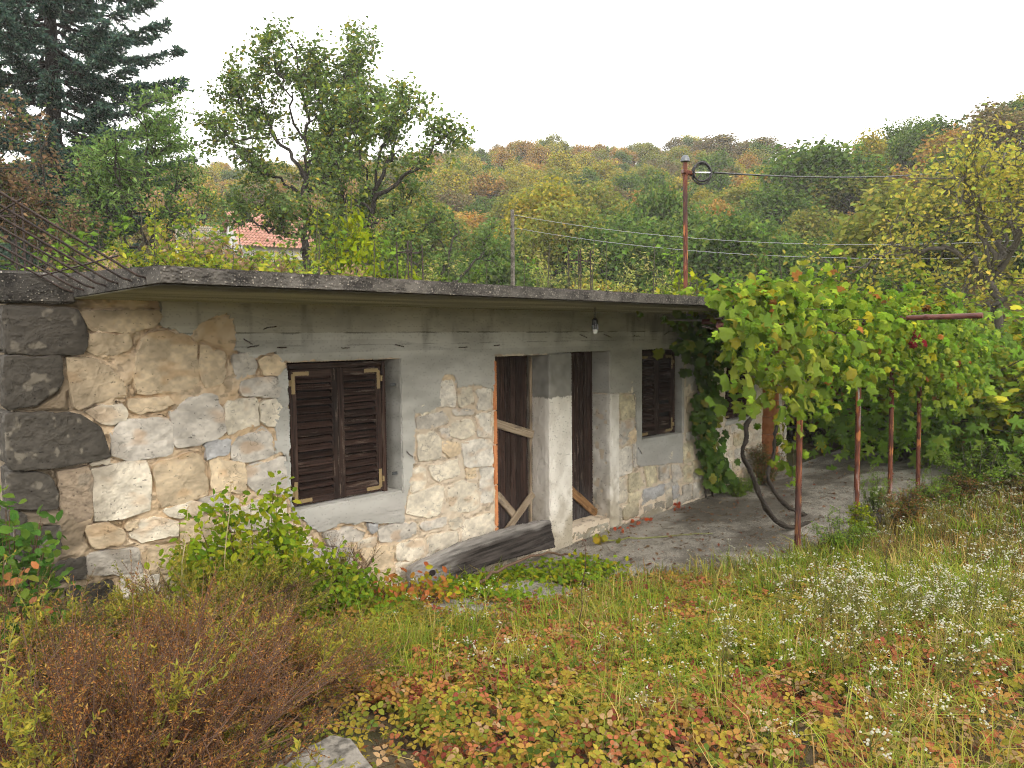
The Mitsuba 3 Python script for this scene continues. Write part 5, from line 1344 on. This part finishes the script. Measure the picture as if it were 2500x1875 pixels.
# second vine climbing the wall between window and corner
V = thing('climbing_vine', 'dark green vine hanging down the stone wall right of the second window', 'climbing vine')
for pts in ([(9.35, 5.52, .1), (9.3, 5.53, .8), (9.18, 5.54, 1.5), (9.28, 5.52, 2.2), (9.1, 5.4, 2.6)], [(9.5, 5.5, .1), (9.55, 5.53, 1.0), (9.4, 5.53, 2.0), (9.4, 5.3, 2.6)]):
    L = smooth_line(pts, 16, rng, .02); v, f = tube(L, np.linspace(.016, .008, 16), 6); put(V + '__stem', (v, f), 'wood_vc', smooth=True, color=np.tile([(.03, .024, .018)], (len(v), 1)))
z = np.concatenate([rng.uniform(.25, 2.65, 430), rng.uniform(2.1, 2.66, 330)])
xc = np.interp(z, [.2, .7, 1.1, 1.6, 2.0, 2.65], [9.62, 9.42, 9.25, 9.30, 9.25, 9.15]); wd = np.interp(z, [.2, .8, 1.2, 1.8, 2.2, 2.65], [.22, .20, .26, .22, .36, .55])
P = np.stack([xc + rng.normal(size=len(z)) * wd * .6, 5.55 - np.abs(rng.normal(size=len(z))) * np.where(z > 2.1, .38, .13), z], 1)
N = unit(np.array([-.25, -1, .4]) + rng.normal(size=P.shape) * .35)
cl = jitter_col(rng, [(.075, .135, .032), (.095, .16, .036), (.06, .11, .027), (.17, .18, .045)], len(P), .2, [.35, .3, .25, .1]); sl = rng.uniform(.11, .18, len(P)); al = unit(np.array([0, -.1, -1.0]) + rng.normal(size=P.shape) * .5)
od = np.argsort(-sl)[:150]
pm = [mikit.ply(GRAPE, 'leaf', smooth=True, color=np.tile(np.array(cc), (len(GRAPE[0]), 1))) for cc in ((.085, .15, .034), (.11, .18, .038), (.07, .125, .03))]
for i in od:
    n_ = N[i]; a = unit(al[i] - al[i].dot(n_) * n_); b = np.cross(n_, a); s = sl[i]
    M = np.eye(4); M[:3, 0], M[:3, 1], M[:3, 2], M[:3, 3] = a * s, b * s, n_ * s, P[i]
    scene[uniq(V + '__leaf')] = {**pm[int(rng.integers(3))], 'to_world': T(M.tolist())}
rs = np.ones(len(P), bool); rs[od] = False
v, f, c = leaves(rng, GRAPE, P[rs], N[rs], sl[rs], cl[rs], al[rs]); mb = MB(); mb.add(v, f, c); k = mb.put(V + '__foliage', 'leaf'); tag(k, kind='stuff')

# fig tree behind the pergola
rng = np.random.default_rng(71)
K = thing('fig_tree', 'leafy fig tree with large lobed leaves behind the far pergola posts', 'fig tree')
fx, fy = 14.0, 4.4
fb = float(terrace_z(14)) - .1
tips = np.stack([fx + rng.normal(size=64) * 1.25, fy - .35 + rng.normal(size=64) * 1.15, .35 + rng.uniform(0, 1, 64) * 2.3], 1)
tips[:, 0] = np.clip(tips[:, 0], 12.6, 17)
mb = MB()
for k in range(6):
    e = tips[k] * .6 + np.array([fx, fy, 1.6]) * .4
    L = smooth_line([[fx + .1 * k - .2, fy, fb], (np.array([fx, fy, .8]) + e) / 2, e], 8, rng, .05); v, f = tube(L, np.linspace(.05, .02, 8), 7); put(K + '__stem', (v, f), 'wood_vc', smooth=True, color=np.tile([(.07, .065, .055)], (len(v), 1)))
v, f = sticks(np.tile([fx, fy, .9], (64, 1)) * .4 + tips * .6, tips, .014, .006, 4); mb.add(v, f, (.06, .055, .045)); tag(mb.put(K + '__branches', 'wood_vc'), kind='stuff')
kk = rng.integers(0, 64, 1700); P = tips[kk] + rng.normal(size=(1700, 3)) * [.24, .24, .22]; P[:, 2] = np.maximum(P[:, 2], fb + .15)
N = unit(unit(P - [fx, fy, .9]) * .7 + [-.3, -.3, .6] + rng.normal(size=P.shape) * .4)
al = unit((P - [fx, fy, 1.2]) * [1, 1, .3] + [0, 0, -.5] + rng.normal(size=P.shape) * .3)
cl = jitter_col(rng, [(.12, .22, .034), (.15, .26, .04), (.095, .175, .03), (.20, .29, .045), (.40, .32, .04)], 1700, .14, [.33, .3, .22, .13, .02]); sl = rng.uniform(.16, .26, 1700)
d_ = np.linalg.norm(P - EYE, axis=1); od = np.argsort(d_ - 6 * sl)[:280]
pm = [mikit.ply(FIG, 'leaf', smooth=True, color=np.tile(np.array(cc), (len(FIG[0]), 1))) for cc in ((.12, .22, .034), (.15, .26, .04), (.095, .175, .03), (.20, .29, .045))]
for i in od:
    n_ = N[i]; a = unit(al[i] - al[i].dot(n_) * n_); b = np.cross(n_, a); s = sl[i]
    M = np.eye(4); M[:3, 0], M[:3, 1], M[:3, 2], M[:3, 3] = a * s, b * s, n_ * s, P[i]
    scene[uniq(K + '__leaf')] = {**pm[int(rng.integers(4))], 'to_world': T(M.tolist())}
rs = np.ones(len(P), bool); rs[od] = False
v, f, c = leaves(rng, FIG, P[rs], N[rs], sl[rs], cl[rs], al[rs]); mb = MB(); mb.add(v, f, c); k = mb.put(K + '__foliage', 'leaf'); tag(k, kind='stuff')

# ---------------------------------------------------------------- ground plants
rng = np.random.default_rng(81)


def field(n, x0, x1, y0, y1, dens):
    """n spots in the rectangle, kept with probability dens(x, y)"""
    x, y = rng.uniform(x0, x1, n), rng.uniform(y0, y1, n)
    k = rng.uniform(0, 1, n) < dens(x, y)
    return x[k], y[k]


def terrace_free(x, y):
    """1 where plants may grow (not on bare terrace, house or wall)"""
    edge = np.interp(x, [5.0, 5.35, 5.8, 6.4, 7.0, 7.6, 8.5, 14.4], [5.3, 4.75, 4.42, 4.10, 3.72, 3.50, 3.42, 3.36])
    edge = edge + .12 * (meshkit.noise(np.stack([x * 4, y * 4, x * 0], -1)) - .5)
    return ((y < edge) | (x > 14.6)) & (y < 5.45)


def vis(x, y):
    """thin out with distance, and where the picture's surroundings need only a sparse cover"""
    r = np.hypot(x, y); az = np.degrees(np.arctan2(x, y))
    return np.clip((4.2 / np.maximum(r, 1.2)) ** 1.35, 0, 1) * np.where((az > 2) & (az < 88), 1, .35)


fb2 = lambda x, y, s, o=0.0: meshkit.fbm(np.stack([x * s, y * s, x * 0 + o], -1), 3)
creeper_zone = lambda x, y: np.clip(1.3 - np.hypot((x - 3.5) / 2.4, (y - 3.7) / 1.7), 0, 1) + .55 * np.clip(1.4 - np.hypot((x - 4.0) / 3.0, (y - 2.2) / 1.7), 0, 1)
bush_zone = lambda x, y: np.hypot((x - .95) / 1.1, (y - 3.1) / 1.35) < 1
green_cr = lambda x, y: np.clip(1.2 - np.hypot((x - 4.9) / 1.15, (y - 4.75) / .55), 0, 1)


def bare(x, y):
    """thin cover on the sunken path slabs"""
    b = np.ones(np.shape(x))
    for cx, cy, rx, ry in ((4.8, 4.58, .50, .40), (3.9, 4.5, .50, .36)):
        d = np.hypot((x - cx) / rx, (y - cy) / ry) + .9 * (fb2(x, y, 4.0, 3.) - .5)
        b = np.minimum(b, np.clip((d - .7) * 3, .06, 1))
    return b


def blades(x, y, h, w, lean, cols, ccw=None, z=None, bend=.5):
    n = len(x); z = ground_h(x, y) if z is None else z
    a = rng.uniform(0, 6.283, n); d = np.stack([np.cos(a), np.sin(a), 0 * a], 1); s = np.stack([-np.sin(a), np.cos(a), 0 * a], 1)
    B = np.stack([x, y, z - .02], 1)
    h = h[:, None]; w = w[:, None]; ln = (rng.uniform(.1, 1, n) * lean)[:, None]
    p1 = B + [0, 0, 1] * h * .55 + d * h * ln * .30; p2 = B + [0, 0, 1] * h * (1 - .35 * ln) + d * h * ln * .95
    V = np.stack([B - s * w, B + s * w, p1 - s * w * .8, p1 + s * w * .8, p2], 1)
    F = np.array([[0, 1, 3], [0, 3, 2], [2, 3, 4]])
    c = jitter_col(rng, cols, n, .2, ccw)
    return V.reshape(-1, 3), (F[None] + (np.arange(n) * 5)[:, None, None]).reshape(-1, 3), np.repeat(c, 5, 0)


# grass: tufted, greener near the terrace, straw coloured at the lower right
gm = MB()
clump = lambda x, y: np.clip((fb2(x, y, 2.6) - .38) * 3.2, .06, 1)
x, y = field(520000, -3, 22, -3, 5.4, lambda x, y: vis(x, y) * terrace_free(x, y) * clump(x, y) * np.clip(1.0 - 2.3 * creeper_zone(x, y) * np.clip((fb2(x, y, 1.1, 5.) - .28) * 6, .15, 1), .05, 1) * bare(x, y) * np.where(bush_zone(x, y), .10, 1) * (np.hypot(x, y) > .9) * ~((x > .7) & (x < 1.6) & (y < 2.75)))
dry = np.clip((fb2(x, y, .55, 9.) - .44) * 5 + .32 * (3.0 - y) + .14 * (x - 4.5) * (y < 2.6), 0, 1)
isdry = rng.uniform(0, 1, len(x)) < dry * .75 + .24
hh = rng.uniform(.10, .30, len(x)) * (.8 + .6 * fb2(x, y, 1.5, 2.)); hh = np.where(isdry, hh * 1.15, hh) * (1 - .35 * np.clip(creeper_zone(x, y) * 1.4, 0, 1))
ww = rng.uniform(.0016, .0036, len(x)) * np.clip(np.hypot(x, y) / 3.2, 1, 3.0)
for sel, cols in ((~isdry, [(.14, .16, .028), (.19, .19, .038), (.10, .125, .024), (.27, .22, .06)]), (isdry, [(.31, .215, .085), (.24, .155, .06), (.37, .28, .125), (.16, .10, .048), (.21, .175, .05)])):
    gm.add(*blades(x[sel], y[sel], hh[sel], ww[sel], .95, cols))
# coarse grass tussocks
tx, ty = field(420, 2.2, 13, .6, 4.0, lambda x, y: vis(x, y) * 1.8 * terrace_free(x, y) * (~bush_zone(x, y)))
for cx, cy in zip(tx, ty):
    n = 46; r_ = .09
    gx_, gy_ = cx + rng.normal(size=n) * r_, cy + rng.normal(size=n) * r_
    tone = [[(.15, .21, .035), (.20, .24, .04), (.11, .17, .03)], [(.26, .26, .06), (.36, .29, .12), (.18, .20, .05)]][int(rng.random() < .45)]
    gm.add(*blades(gx_, gy_, rng.uniform(.18, .42, n), np.full(n, .0026 * max(1, math.hypot(cx, cy) / 4)), 1.1, tone))
# far meadow strip on the right
x, y = field(60000, 8, 30, -8, 4.8, lambda x, y: (np.hypot(x, y) > 8) * terrace_free(x, y) * .6)
gm.add(*blades(x, y, rng.uniform(.14, .42, len(x)), rng.uniform(.004, .009, len(x)), .9, [(.085, .095, .028), (.16, .115, .048), (.11, .12, .032), (.13, .078, .035), (.06, .08, .02)]))
k = gm.put('grass', 'leaf'); tag(k, 'green and straw coloured uncut grass over the foreground slope', 'grass', kind='stuff')

# low creeper: three-part leaves turning red and yellow
x, y = field(110000, -1, 9.5, .4, 5.4, lambda x, y: np.clip(vis(x, y) * 2, 0, 1) * terrace_free(x, y) * bare(x, y) * np.clip(creeper_zone(x, y) * np.clip((fb2(x, y, 1.6, 1.) - .26) * 5, .35, 1), 0, .9) * np.where(bush_zone(x, y), .25, 1) * ~((x > .7) & (x < 1.6) & (y < 2.75)))
n = len(x); g0 = ground_h(x, y)
redf = np.clip((fb2(x, y, 1.3, 4.) - .42) * 5 + .25 * (3.9 - y) * (x < 3.8) + .10, 0, 1)
pal = np.array([(.17, .19, .03), (.25, .23, .035), (.33, .25, .04), (.36, .20, .055), (.33, .12, .055), (.22, .06, .04), (.38, .25, .13), (.09, .14, .025)])
u = rng.uniform(0, 1, n)
idx = np.where(u < redf * .58, rng.choice([3, 4, 5, 6], n, p=[.3, .3, .18, .22]), rng.choice([0, 1, 2, 7, 3], n, p=[.24, .28, .26, .10, .12]))
c = np.clip(pal[idx] * (1 + .18 * rng.normal(size=(n, 1))), .01, .6)
P = np.stack([x, y, g0 + rng.uniform(.02, .15, n) * np.clip(1.25 - .25 * (y - 2.2), .45, 1)], 1); N = unit(rng.normal(size=P.shape) * .38 + [-.12, -.2, 1])
cm = MB(); cm.add(*leaves(rng, TRI, P, N, rng.uniform(.038, .070, n), c))
s0 = np.stack([x, y, g0 - .01], 1) + rng.normal(size=P.shape) * [.03, .03, 0]; v, f = sticks(s0, P, .0016, .0012, 3)
k = cm.put('ground_creeper', 'leaf'); tag(k, 'low creeper leaves turning red, orange and yellow over the ground', 'creeper', kind='stuff')
# green ivy-like creeper by the beam and between the path slabs
x, y = field(16000, 3.2, 6.6, 3.7, 5.45, lambda x, y: np.clip(green_cr(x, y) * 1.6 * np.clip((fb2(x, y, 2.4, 6.) - .33) * 5, 0, 1), 0, 1) * ((y < 5.28) | (x > 6)) * bare(x, y))
n = len(x)
P = np.stack([x, y, np.maximum(ground_h(x, y), np.where((x > 5.3) & (y > 4.1), terrace_z(x), -1)) + rng.uniform(.02, .13, n)], 1)
cm = MB(); cm.add(*leaves(rng, OVAL, P, unit(rng.normal(size=P.shape) * .4 + [-.2, -.3, 1]), rng.uniform(.035, .075, n), jitter_col(rng, [(.13, .20, .025), (.17, .23, .03), (.09, .15, .022), (.25, .25, .03)], n, .15, [.35, .3, .2, .15])))
k = cm.put('ivy', 'leaf'); tag(k, 'bright green low creeper along the foot of the timber beam', 'creeper', kind='stuff')
# litter of dead leaves and twigs
x, y = field(26000, -1, 13, .6, 5.5, lambda x, y: np.clip(vis(x, y) * 1.6, 0, 1) * np.where(terrace_free(x, y), .9, .30))
n = len(x); zg = np.maximum(ground_h(x, y), np.where((x > 5.3) & (y > 3.5), terrace_z(x), -1))
lm = MB(); P = np.stack([x, y, zg + rng.uniform(.006, .03, n)], 1)
lm.add(*leaves(rng, QUAD, P, unit(rng.normal(size=P.shape) * .35 + [0, 0, 1]), rng.uniform(.02, .06, n), jitter_col(rng, [(.14, .085, .045), (.09, .055, .03), (.20, .13, .075), (.17, .06, .035)], n, .2)))
m_ = n // 3; a = rng.uniform(0, 6.28, m_); l = rng.uniform(.04, .22, m_)
v, f = sticks(P[:m_], P[:m_] + np.stack([np.cos(a) * l, np.sin(a) * l, rng.uniform(-.01, .03, m_)], 1), .002, .0014, 3); lm.add(v, f, (.13, .09, .055))
k = lm.put('leaf_litter', 'leaf'); tag(k, 'brown fallen leaves and twigs on soil and terrace', 'leaf litter', kind='stuff')


# white wild flowers: a few plants, copied one by one
def flower_plant(seed, h):
    r = np.random.default_rng(seed); mb = MB(); hb = MB()
    nb = r.integers(5, 10)
    top = np.array([r.normal() * .03, r.normal() * .03, h * .62])
    v, f = sticks([[0, 0, 0]], [top], .0022, .0018, 3); mb.add(v, f, (.16, .14, .06))
    for _ in range(nb):
        e = top + np.array([r.normal() * .085, r.normal() * .085, h * r.uniform(.0, .42)])
        v, f = sticks([top * r.uniform(.7, 1)], [e], .0014, .0011, 3); mb.add(v, f, (.17, .16, .06))
        for _ in range(r.integers(3, 7)):
            q = e + r.normal(size=3) * [.012, .012, .006]
            a = np.arange(7) * 2 * math.pi / 7; rad = r.uniform(.0038, .0060)
            nrm = unit(r.normal(size=3) * .35 + [0, -.2, 1]); t1 = unit(np.cross(nrm, [1, .2, 0])); t2 = np.cross(nrm, t1)
            ring = q + rad * (np.cos(a)[:, None] * t1 + np.sin(a)[:, None] * t2)
            hb.add(np.vstack([[q + nrm * .004], ring]), [[0, 1 + k, 1 + (k + 1) % 7] for k in range(7)], (.52, .52, .42))
    n = 16; P = np.stack([r.normal(size=n) * .012, r.normal(size=n) * .012, r.uniform(.05, h * .7, n)], 1)
    mb.add(*leaves(r, SLIM, P, r.normal(size=P.shape), .045, jitter_col(r, [(.14, .16, .04), (.19, .17, .06)], n)))
    return mb.ply('leaf'), hb.ply('leaf')


for k in range(6):
    st, hd = flower_plant(500 + k, (.34, .40, .46, .38, .50, .43)[k])
    scene[f'shape_flower_{k}'] = {'type': 'shapegroup', 'stem': st, 'flower_heads': hd}
fz = lambda x, y: np.clip(1.0 - np.hypot((x - 5.2) / 2.7, (y - 1.5) / 1.15), 0, 1) + np.clip(.9 - np.hypot((x - 8.3) / 2.4, (y - 1.25) / .8), 0, 1) + .12
x, y = field(5200, 2.0, 12.5, .5, 3.7, lambda x, y: np.clip(fz(x, y) * .34, 0, 1) * np.clip((fb2(x, y, 1.4, 12.) - .30) * 3, .25, 1) * terrace_free(x, y) * np.where((x < 2.6) & (y > 1.8), .12, 1))
sel = rng.permutation(len(x))[:235]
for cx, cy in zip(x[sel], y[sel]):
    t = thing('white_wildflower', 'thin-stemmed plant with clusters of tiny white flowers in the grassy slope', 'wildflower', 'white wildflowers in the grass')
    tag(t + '__flower_heads', kind='stuff')
    s = float(rng.uniform(.8, 1.25))
    scene[t] = {'type': 'instance', 'shapegroup': {'type': 'ref', 'id': f'shape_flower_{int(rng.integers(6))}'}, 'to_world': T().translate([float(cx), float(cy), float(ground_h(cx, cy)) - .02]).rotate([0, 0, 1], float(rng.uniform(0, 360))).rotate([1, 0, 0], float(rng.normal() * 7)).scale(s)}

# the big dry bush in the left foreground and weeds round it
def dry_bush(key, c, R, H_, n_st, seed, per=46, pal=((.18, .082, .034), (.24, .115, .046), (.115, .058, .030), (.29, .18, .065)), w=None, yellow=.08):
    r = np.random.default_rng(seed)
    a = r.uniform(0, 6.283, n_st); rr = np.sqrt(r.uniform(0, 1, n_st))
    S0 = np.stack([c[0] + R[0] * .32 * rr * np.cos(a), c[1] + R[1] * .32 * rr * np.sin(a), 0 * a], 1); S0[:, 2] = ground_h(S0[:, 0], S0[:, 1]) - .02
    S1 = np.stack([c[0] + R[0] * rr * np.cos(a), c[1] + R[1] * rr * np.sin(a), S0[:, 2] + H_ * (1.0 - .42 * rr ** 2) * np.where(r.uniform(0, 1, n_st) < .12, r.uniform(1.15, 1.45, n_st), r.uniform(.6, 1.08, n_st))], 1)
    ok = ~((S1[:, 0] > 1.32) & (S1[:, 1] < 2.62)); a, rr, S0, S1 = a[ok], rr[ok], S0[ok], S1[ok]; n_st = len(a)
    M = (S0 + S1) / 2 + np.stack([0 * a, 0 * a, .10 * H_ + 0 * a], 1) + r.normal(size=S0.shape) * .03
    mb = MB()
    isY = r.uniform(0, 1, n_st) < yellow
    sc = np.where(isY[:, None], [(.15, .15, .04)], [(.085, .047, .030)])
    for A, B, r0, r1 in ((S0, M, .0046, .0036), (M, S1, .0036, .0018)):
        v, f = sticks(A, B, r0, r1, 4); mb.add(v, f, np.repeat(sc, 8, 0))
    nk = 20
    k = np.repeat(np.arange(n_st), nk); s = r.uniform(.25, 1, len(k))[:, None]
    q = np.where(s < .5, S0[k] + (M[k] - S0[k]) * s * 2, M[k] + (S1[k] - M[k]) * (s - .5) * 2)
    dd = unit(unit(S1[k] - S0[k]) * .9 + r.normal(size=q.shape) * .55 + [0, 0, .25]); ln = r.uniform(.10, .26, len(k))[:, None] * (.6 + H_ * .5)
    e = q + dd * ln
    v, f = sticks(q, e, .0018, .0010, 3); mb.add(v, f, np.repeat(sc[k], 6, 0))
    kk = np.repeat(np.arange(len(q)), per // 2); s2 = r.uniform(.1, 1.02, len(kk))[:, None]
    P0 = q[kk] + (e[kk] - q[kk]) * s2
    d2 = unit(dd[kk] * .7 + r.normal(size=P0.shape) * .7 + [0, 0, .25]); l2 = r.uniform(.007, .017, len(kk))[:, None]
    t = thing(key[0], key[1], key[2], key[3] if len(key) > 3 else None)
    mb.put(t + '__stems', 'wood_vc')
    pc_ = jitter_col(r, pal, len(kk), .22, w); yy = isY[k][kk]
    pc_[yy] = jitter_col(r, [(.22, .20, .040), (.17, .18, .038), (.27, .23, .055)], int(yy.sum()), .15)
    lb = MB()
    lb.add(*leaves(r, SLIM, P0, unit(r.normal(size=P0.shape)), l2[:, 0] * np.where(yy, 2.2, 1.0), pc_, d2))
    tag(lb.put(t + '__seed_pods', 'leaf'), kind='stuff')
    return t


dry_bush(('dry_bush', 'large dry reddish-brown bush full of tiny seed pods in the left foreground', 'bush'), (.76, 2.80), (1.0, 1.0), .62, 200, 601)
dry_bush(('dry_bush', 'dry brown bush right of the large one, leaning over the low wall end', 'bush'), (1.50, 3.45), (.78, .68), .46, 120, 602, yellow=.25)
dry_bush(('dry_bush', 'olive-brown feathery bush in front of the wall at the left edge', 'bush'), (.55, 4.2), (.75, .6), .50, 70, 603, pal=((.15, .13, .04), (.20, .16, .05), (.11, .075, .035), (.13, .15, .04)), yellow=.3)
dry_bush(('dry_bush', 'feathery yellow-brown weed bush before the wall below the first window', 'bush'), (1.9, 4.55), (.75, .5), .42, 60, 604, pal=((.20, .17, .05), (.24, .19, .06), (.13, .09, .04), (.16, .17, .05)), yellow=.4)
dry_bush(('dry_bush', 'low dark twiggy bush at the bottom left corner', 'bush'), (.42, 1.75), (.42, .5), .50, 70, 605, pal=((.075, .045, .025), (.10, .06, .03), (.06, .07, .03)), yellow=.06)
dry_bush(('dry_bush', 'sparse reddish weed stalks at the foot of the wall left of the beam', 'bush'), (3.05, 5.15), (.5, .22), .42, 24, 606, per=22, pal=((.16, .10, .05), (.20, .12, .05), (.14, .13, .04)), yellow=.2)

# leafy shrubs at the wall
def leafy(key, c, R, H_, n, seed, pal, size, w=None, tmpl=OVAL):
    r = np.random.default_rng(seed)
    ns = 34; a = r.uniform(0, 6.283, ns); rr = np.sqrt(r.uniform(0, 1, ns))
    S0 = np.stack([c[0] + R[0] * .4 * rr * np.cos(a), c[1] + R[1] * .4 * rr * np.sin(a), 0 * a], 1); S0[:, 2] = ground_h(S0[:, 0], S0[:, 1]) - .02
    S1 = np.stack([c[0] + R[0] * rr * np.cos(a), np.minimum(c[1] + R[1] * rr * np.sin(a), 5.5), S0[:, 2] + H_ * (1 - .6 * rr ** 1.6) * r.uniform(.75, 1.1, ns)], 1)
    mb = MB(); v, f = sticks(S0, S1, .006, .002, 4); mb.add(v, f, (.10, .06, .035))
    k = r.integers(0, ns, n); s = r.uniform(.15, 1.03, n)[:, None]
    P = S0[k] + (S1[k] - S0[k]) * s + r.normal(size=(n, 3)) * [.07, .06, .06]; P[:, 1] = np.minimum(P[:, 1], 5.55)
    P[:, 2] = np.maximum(P[:, 2], ground_h(P[:, 0], P[:, 1]) + .02)
    t = thing(*key)
    mb.put(t + '__stems', 'wood_vc')
    lb = MB(); lb.add(*leaves(r, tmpl, P, unit(r.normal(size=P.shape) * .45 + [-.2, -.5, .8]), size * r.uniform(.6, 1.2, n), jitter_col(r, pal, n, .16, w)))
    lb.put(t + '__foliage', 'leaf')


leafy(('wall_shrub', 'bright yellow-green leafy shrub against the wall under the left side of the first window', 'shrub'), (2.36, 5.0), (.55, .40), 1.0, 3600, 701, [(.15, .21, .025), (.20, .25, .03), (.09, .15, .02), (.25, .26, .035)], .062, [.35, .3, .2, .15])
leafy(('wall_shrub', 'darker green leafy shrub right of the bright one below the window', 'shrub'), (2.85, 4.75), (.55, .5), .42, 1800, 702, [(.09, .15, .022), (.12, .18, .025), (.17, .20, .03)], .055)
leafy(('wall_shrub', 'dark green bush with large leaves against the stained wall corner at the left edge', 'shrub'), (.85, 5.0), (.34, .32), .95, 900, 703, [(.045, .095, .022), (.06, .12, .028), (.09, .14, .03)], .075)
leafy(('wall_shrub', 'green leafy bramble at the left edge below the dark corner stones', 'shrub'), (.66, 4.5), (.34, .4), .72, 900, 704, [(.05, .10, .022), (.075, .13, .028), (.11, .15, .03), (.22, .10, .05)], .068)
leafy(('wall_shrub', 'low yellow and orange leaved shrub at the left end of the timber beam', 'shrub'), (3.55, 4.85), (.5, .35), .26, 520, 705, [(.24, .22, .03), (.28, .15, .04), (.16, .19, .03), (.32, .12, .05)], .065)

# yellow-green weed with stalks at the very bottom left
r5 = np.random.default_rng(77); t = thing('weed', 'spindly yellow-green weed with pale stalks at the bottom edge before the dry bush', 'weed')
mb = MB(); hb = MB()
for k in range(16):
    b = np.array([.80 + r5.normal() * .08, 1.72 + r5.normal() * .08, 0]); b[2] = ground_h(b[0], b[1])
    e = b + np.array([r5.normal() * .20, r5.normal() * .16, r5.uniform(.22, .46)])
    L = smooth_line([b, (b + e) / 2 + r5.normal(size=3) * .03, e], 7, r5, .008); v, f = tube(L, np.linspace(.0035, .0016, 7), 5); mb.add(v, f, [(.30, .26, .10), (.26, .19, .08), (.18, .22, .06)][k % 3])
    n = 22; i = r5.integers(2, 7, n); hb.add(*leaves(r5, OVAL, L[i] + r5.normal(size=(n, 3)) * .015, r5.normal(size=(n, 3)), r5.uniform(.012, .034, n), jitter_col(r5, [(.17, .22, .05), (.24, .26, .08), (.12, .17, .04)], n)))
mb.put(t + '__stalks', 'wood_vc'); hb.put(t + '__leaves', 'leaf')

# tall single stalks
for k, (x, y, h, c, lab) in enumerate(((3.62, 3.05, .72, (.06, .03, .02), 'single dark red upright stalk in the creeper below the terrace'), (1.72, 4.7, .80, (.36, .30, .18), 'tall pale dry stalk in front of the shrub below the first window'), (2.02, 4.75, .95, (.33, .27, .15), 'taller pale dry stalk right beside its twin below the window'), (6.05, 2.0, .5, (.04, .03, .02), 'dark dead stalk among the white flowers'))):
    z0 = float(ground_h(x, y)); L = smooth_line([[x, y, z0 - .02], [x + .02, y, z0 + h * .6], [x + .07, y, z0 + h]], 9, r5, .006)
    t = thing('stalk', lab, 'stalk'); v, f = tube(L, np.linspace(.0045, .002, 9), 6); put(t + '__stem', (v, f), 'wood_vc', smooth=True, color=np.tile([c], (len(v), 1)))
    n = 26; hb = MB(); i = r5.integers(5, 9, n); hb.add(*leaves(r5, SLIM, L[i] + r5.normal(size=(n, 3)) * .014, r5.normal(size=(n, 3)), .022, jitter_col(r5, [np.array(c) * 1.2], n))); tag(hb.put(t + '__seed_head', 'leaf'), kind='stuff')

# fallen shoot and dry red leaves on the terrace
t = thing('fallen_shoot', 'yellow-green vine shoot lying on the terrace before the second door step', 'vine shoot')
L = smooth_line([[6.72, 5.30, .05], [7.1, 5.08, .045], [7.5, 4.78, .06], [7.85, 4.55, .05]], 14, r5, .006); v, f = tube(L, np.linspace(.007, .003, 14), 6); put(t + '__cane', (v, f), 'wood_vc', smooth=True, color=np.tile([(.22, .24, .06)], (len(v), 1)))
n = 16; hb = MB(); hb.add(*leaves(r5, GRAPE, np.array([6.70, 5.32, .12]) + r5.normal(size=(n, 3)) * [.06, .05, .045], r5.normal(size=(n, 3)) + [0, -.5, .8], .085, jitter_col(r5, [(.28, .26, .035), (.22, .22, .04), (.32, .24, .04)], n))); hb.put(t + '__leaves', 'leaf')
for x, y, nn, lab in ((7.72, 5.46, 14, 'small heap of dry red leaves at the wall foot right of the second door'), (8.62, 5.46, 9, 'few dry red leaves at the wall foot below the second window'), (7.28, 5.44, 8, 'scattered dry red leaves beside the door step')):
    hb = MB(); hb.add(*leaves(r5, OVAL, np.array([x, y, float(terrace_z(x)) + .035]) + r5.normal(size=(nn, 3)) * [.07, .035, .015], r5.normal(size=(nn, 3)) * .6 + [0, 0, 1], .08, jitter_col(r5, [(.38, .09, .045), (.30, .07, .04), (.42, .15, .08)], nn)))
    k = hb.put('dry_leaves', 'leaf'); tag(k, lab, 'leaves')
t = thing('bramble_branch', 'long brown branch lying in the creeper in front of the timber beam', 'branch')
L = smooth_line([[4.42, 4.95, .19], [4.9, 5.02, .25], [5.5, 5.08, .22], [6.0, 5.15, .08]], 14, r5, .01); v, f = tube(L, np.linspace(.016, .010, 14), 6); put(t + '__stem', (v, f), 'wood_vc', smooth=True, color=np.tile([(.12, .075, .05)], (len(v), 1)))

# ---------------------------------------------------------------- rainy air
scene['haze_medium'] = {'type': 'homogeneous', 'albedo': {'type': 'rgb', 'value': [.95, .955, .96]}, 'sigma_t': HAZE}
scene['haze'] = {'type': 'cube', 'bsdf': {'type': 'null'}, 'interior': {'type': 'ref', 'id': 'haze_medium'}, 'to_world': T().translate([0, 0, 21]).scale([420, 420, 23.5])}
scene['camera']['medium'] = {'type': 'ref', 'id': 'haze_medium'}
tag('haze', kind='stuff')
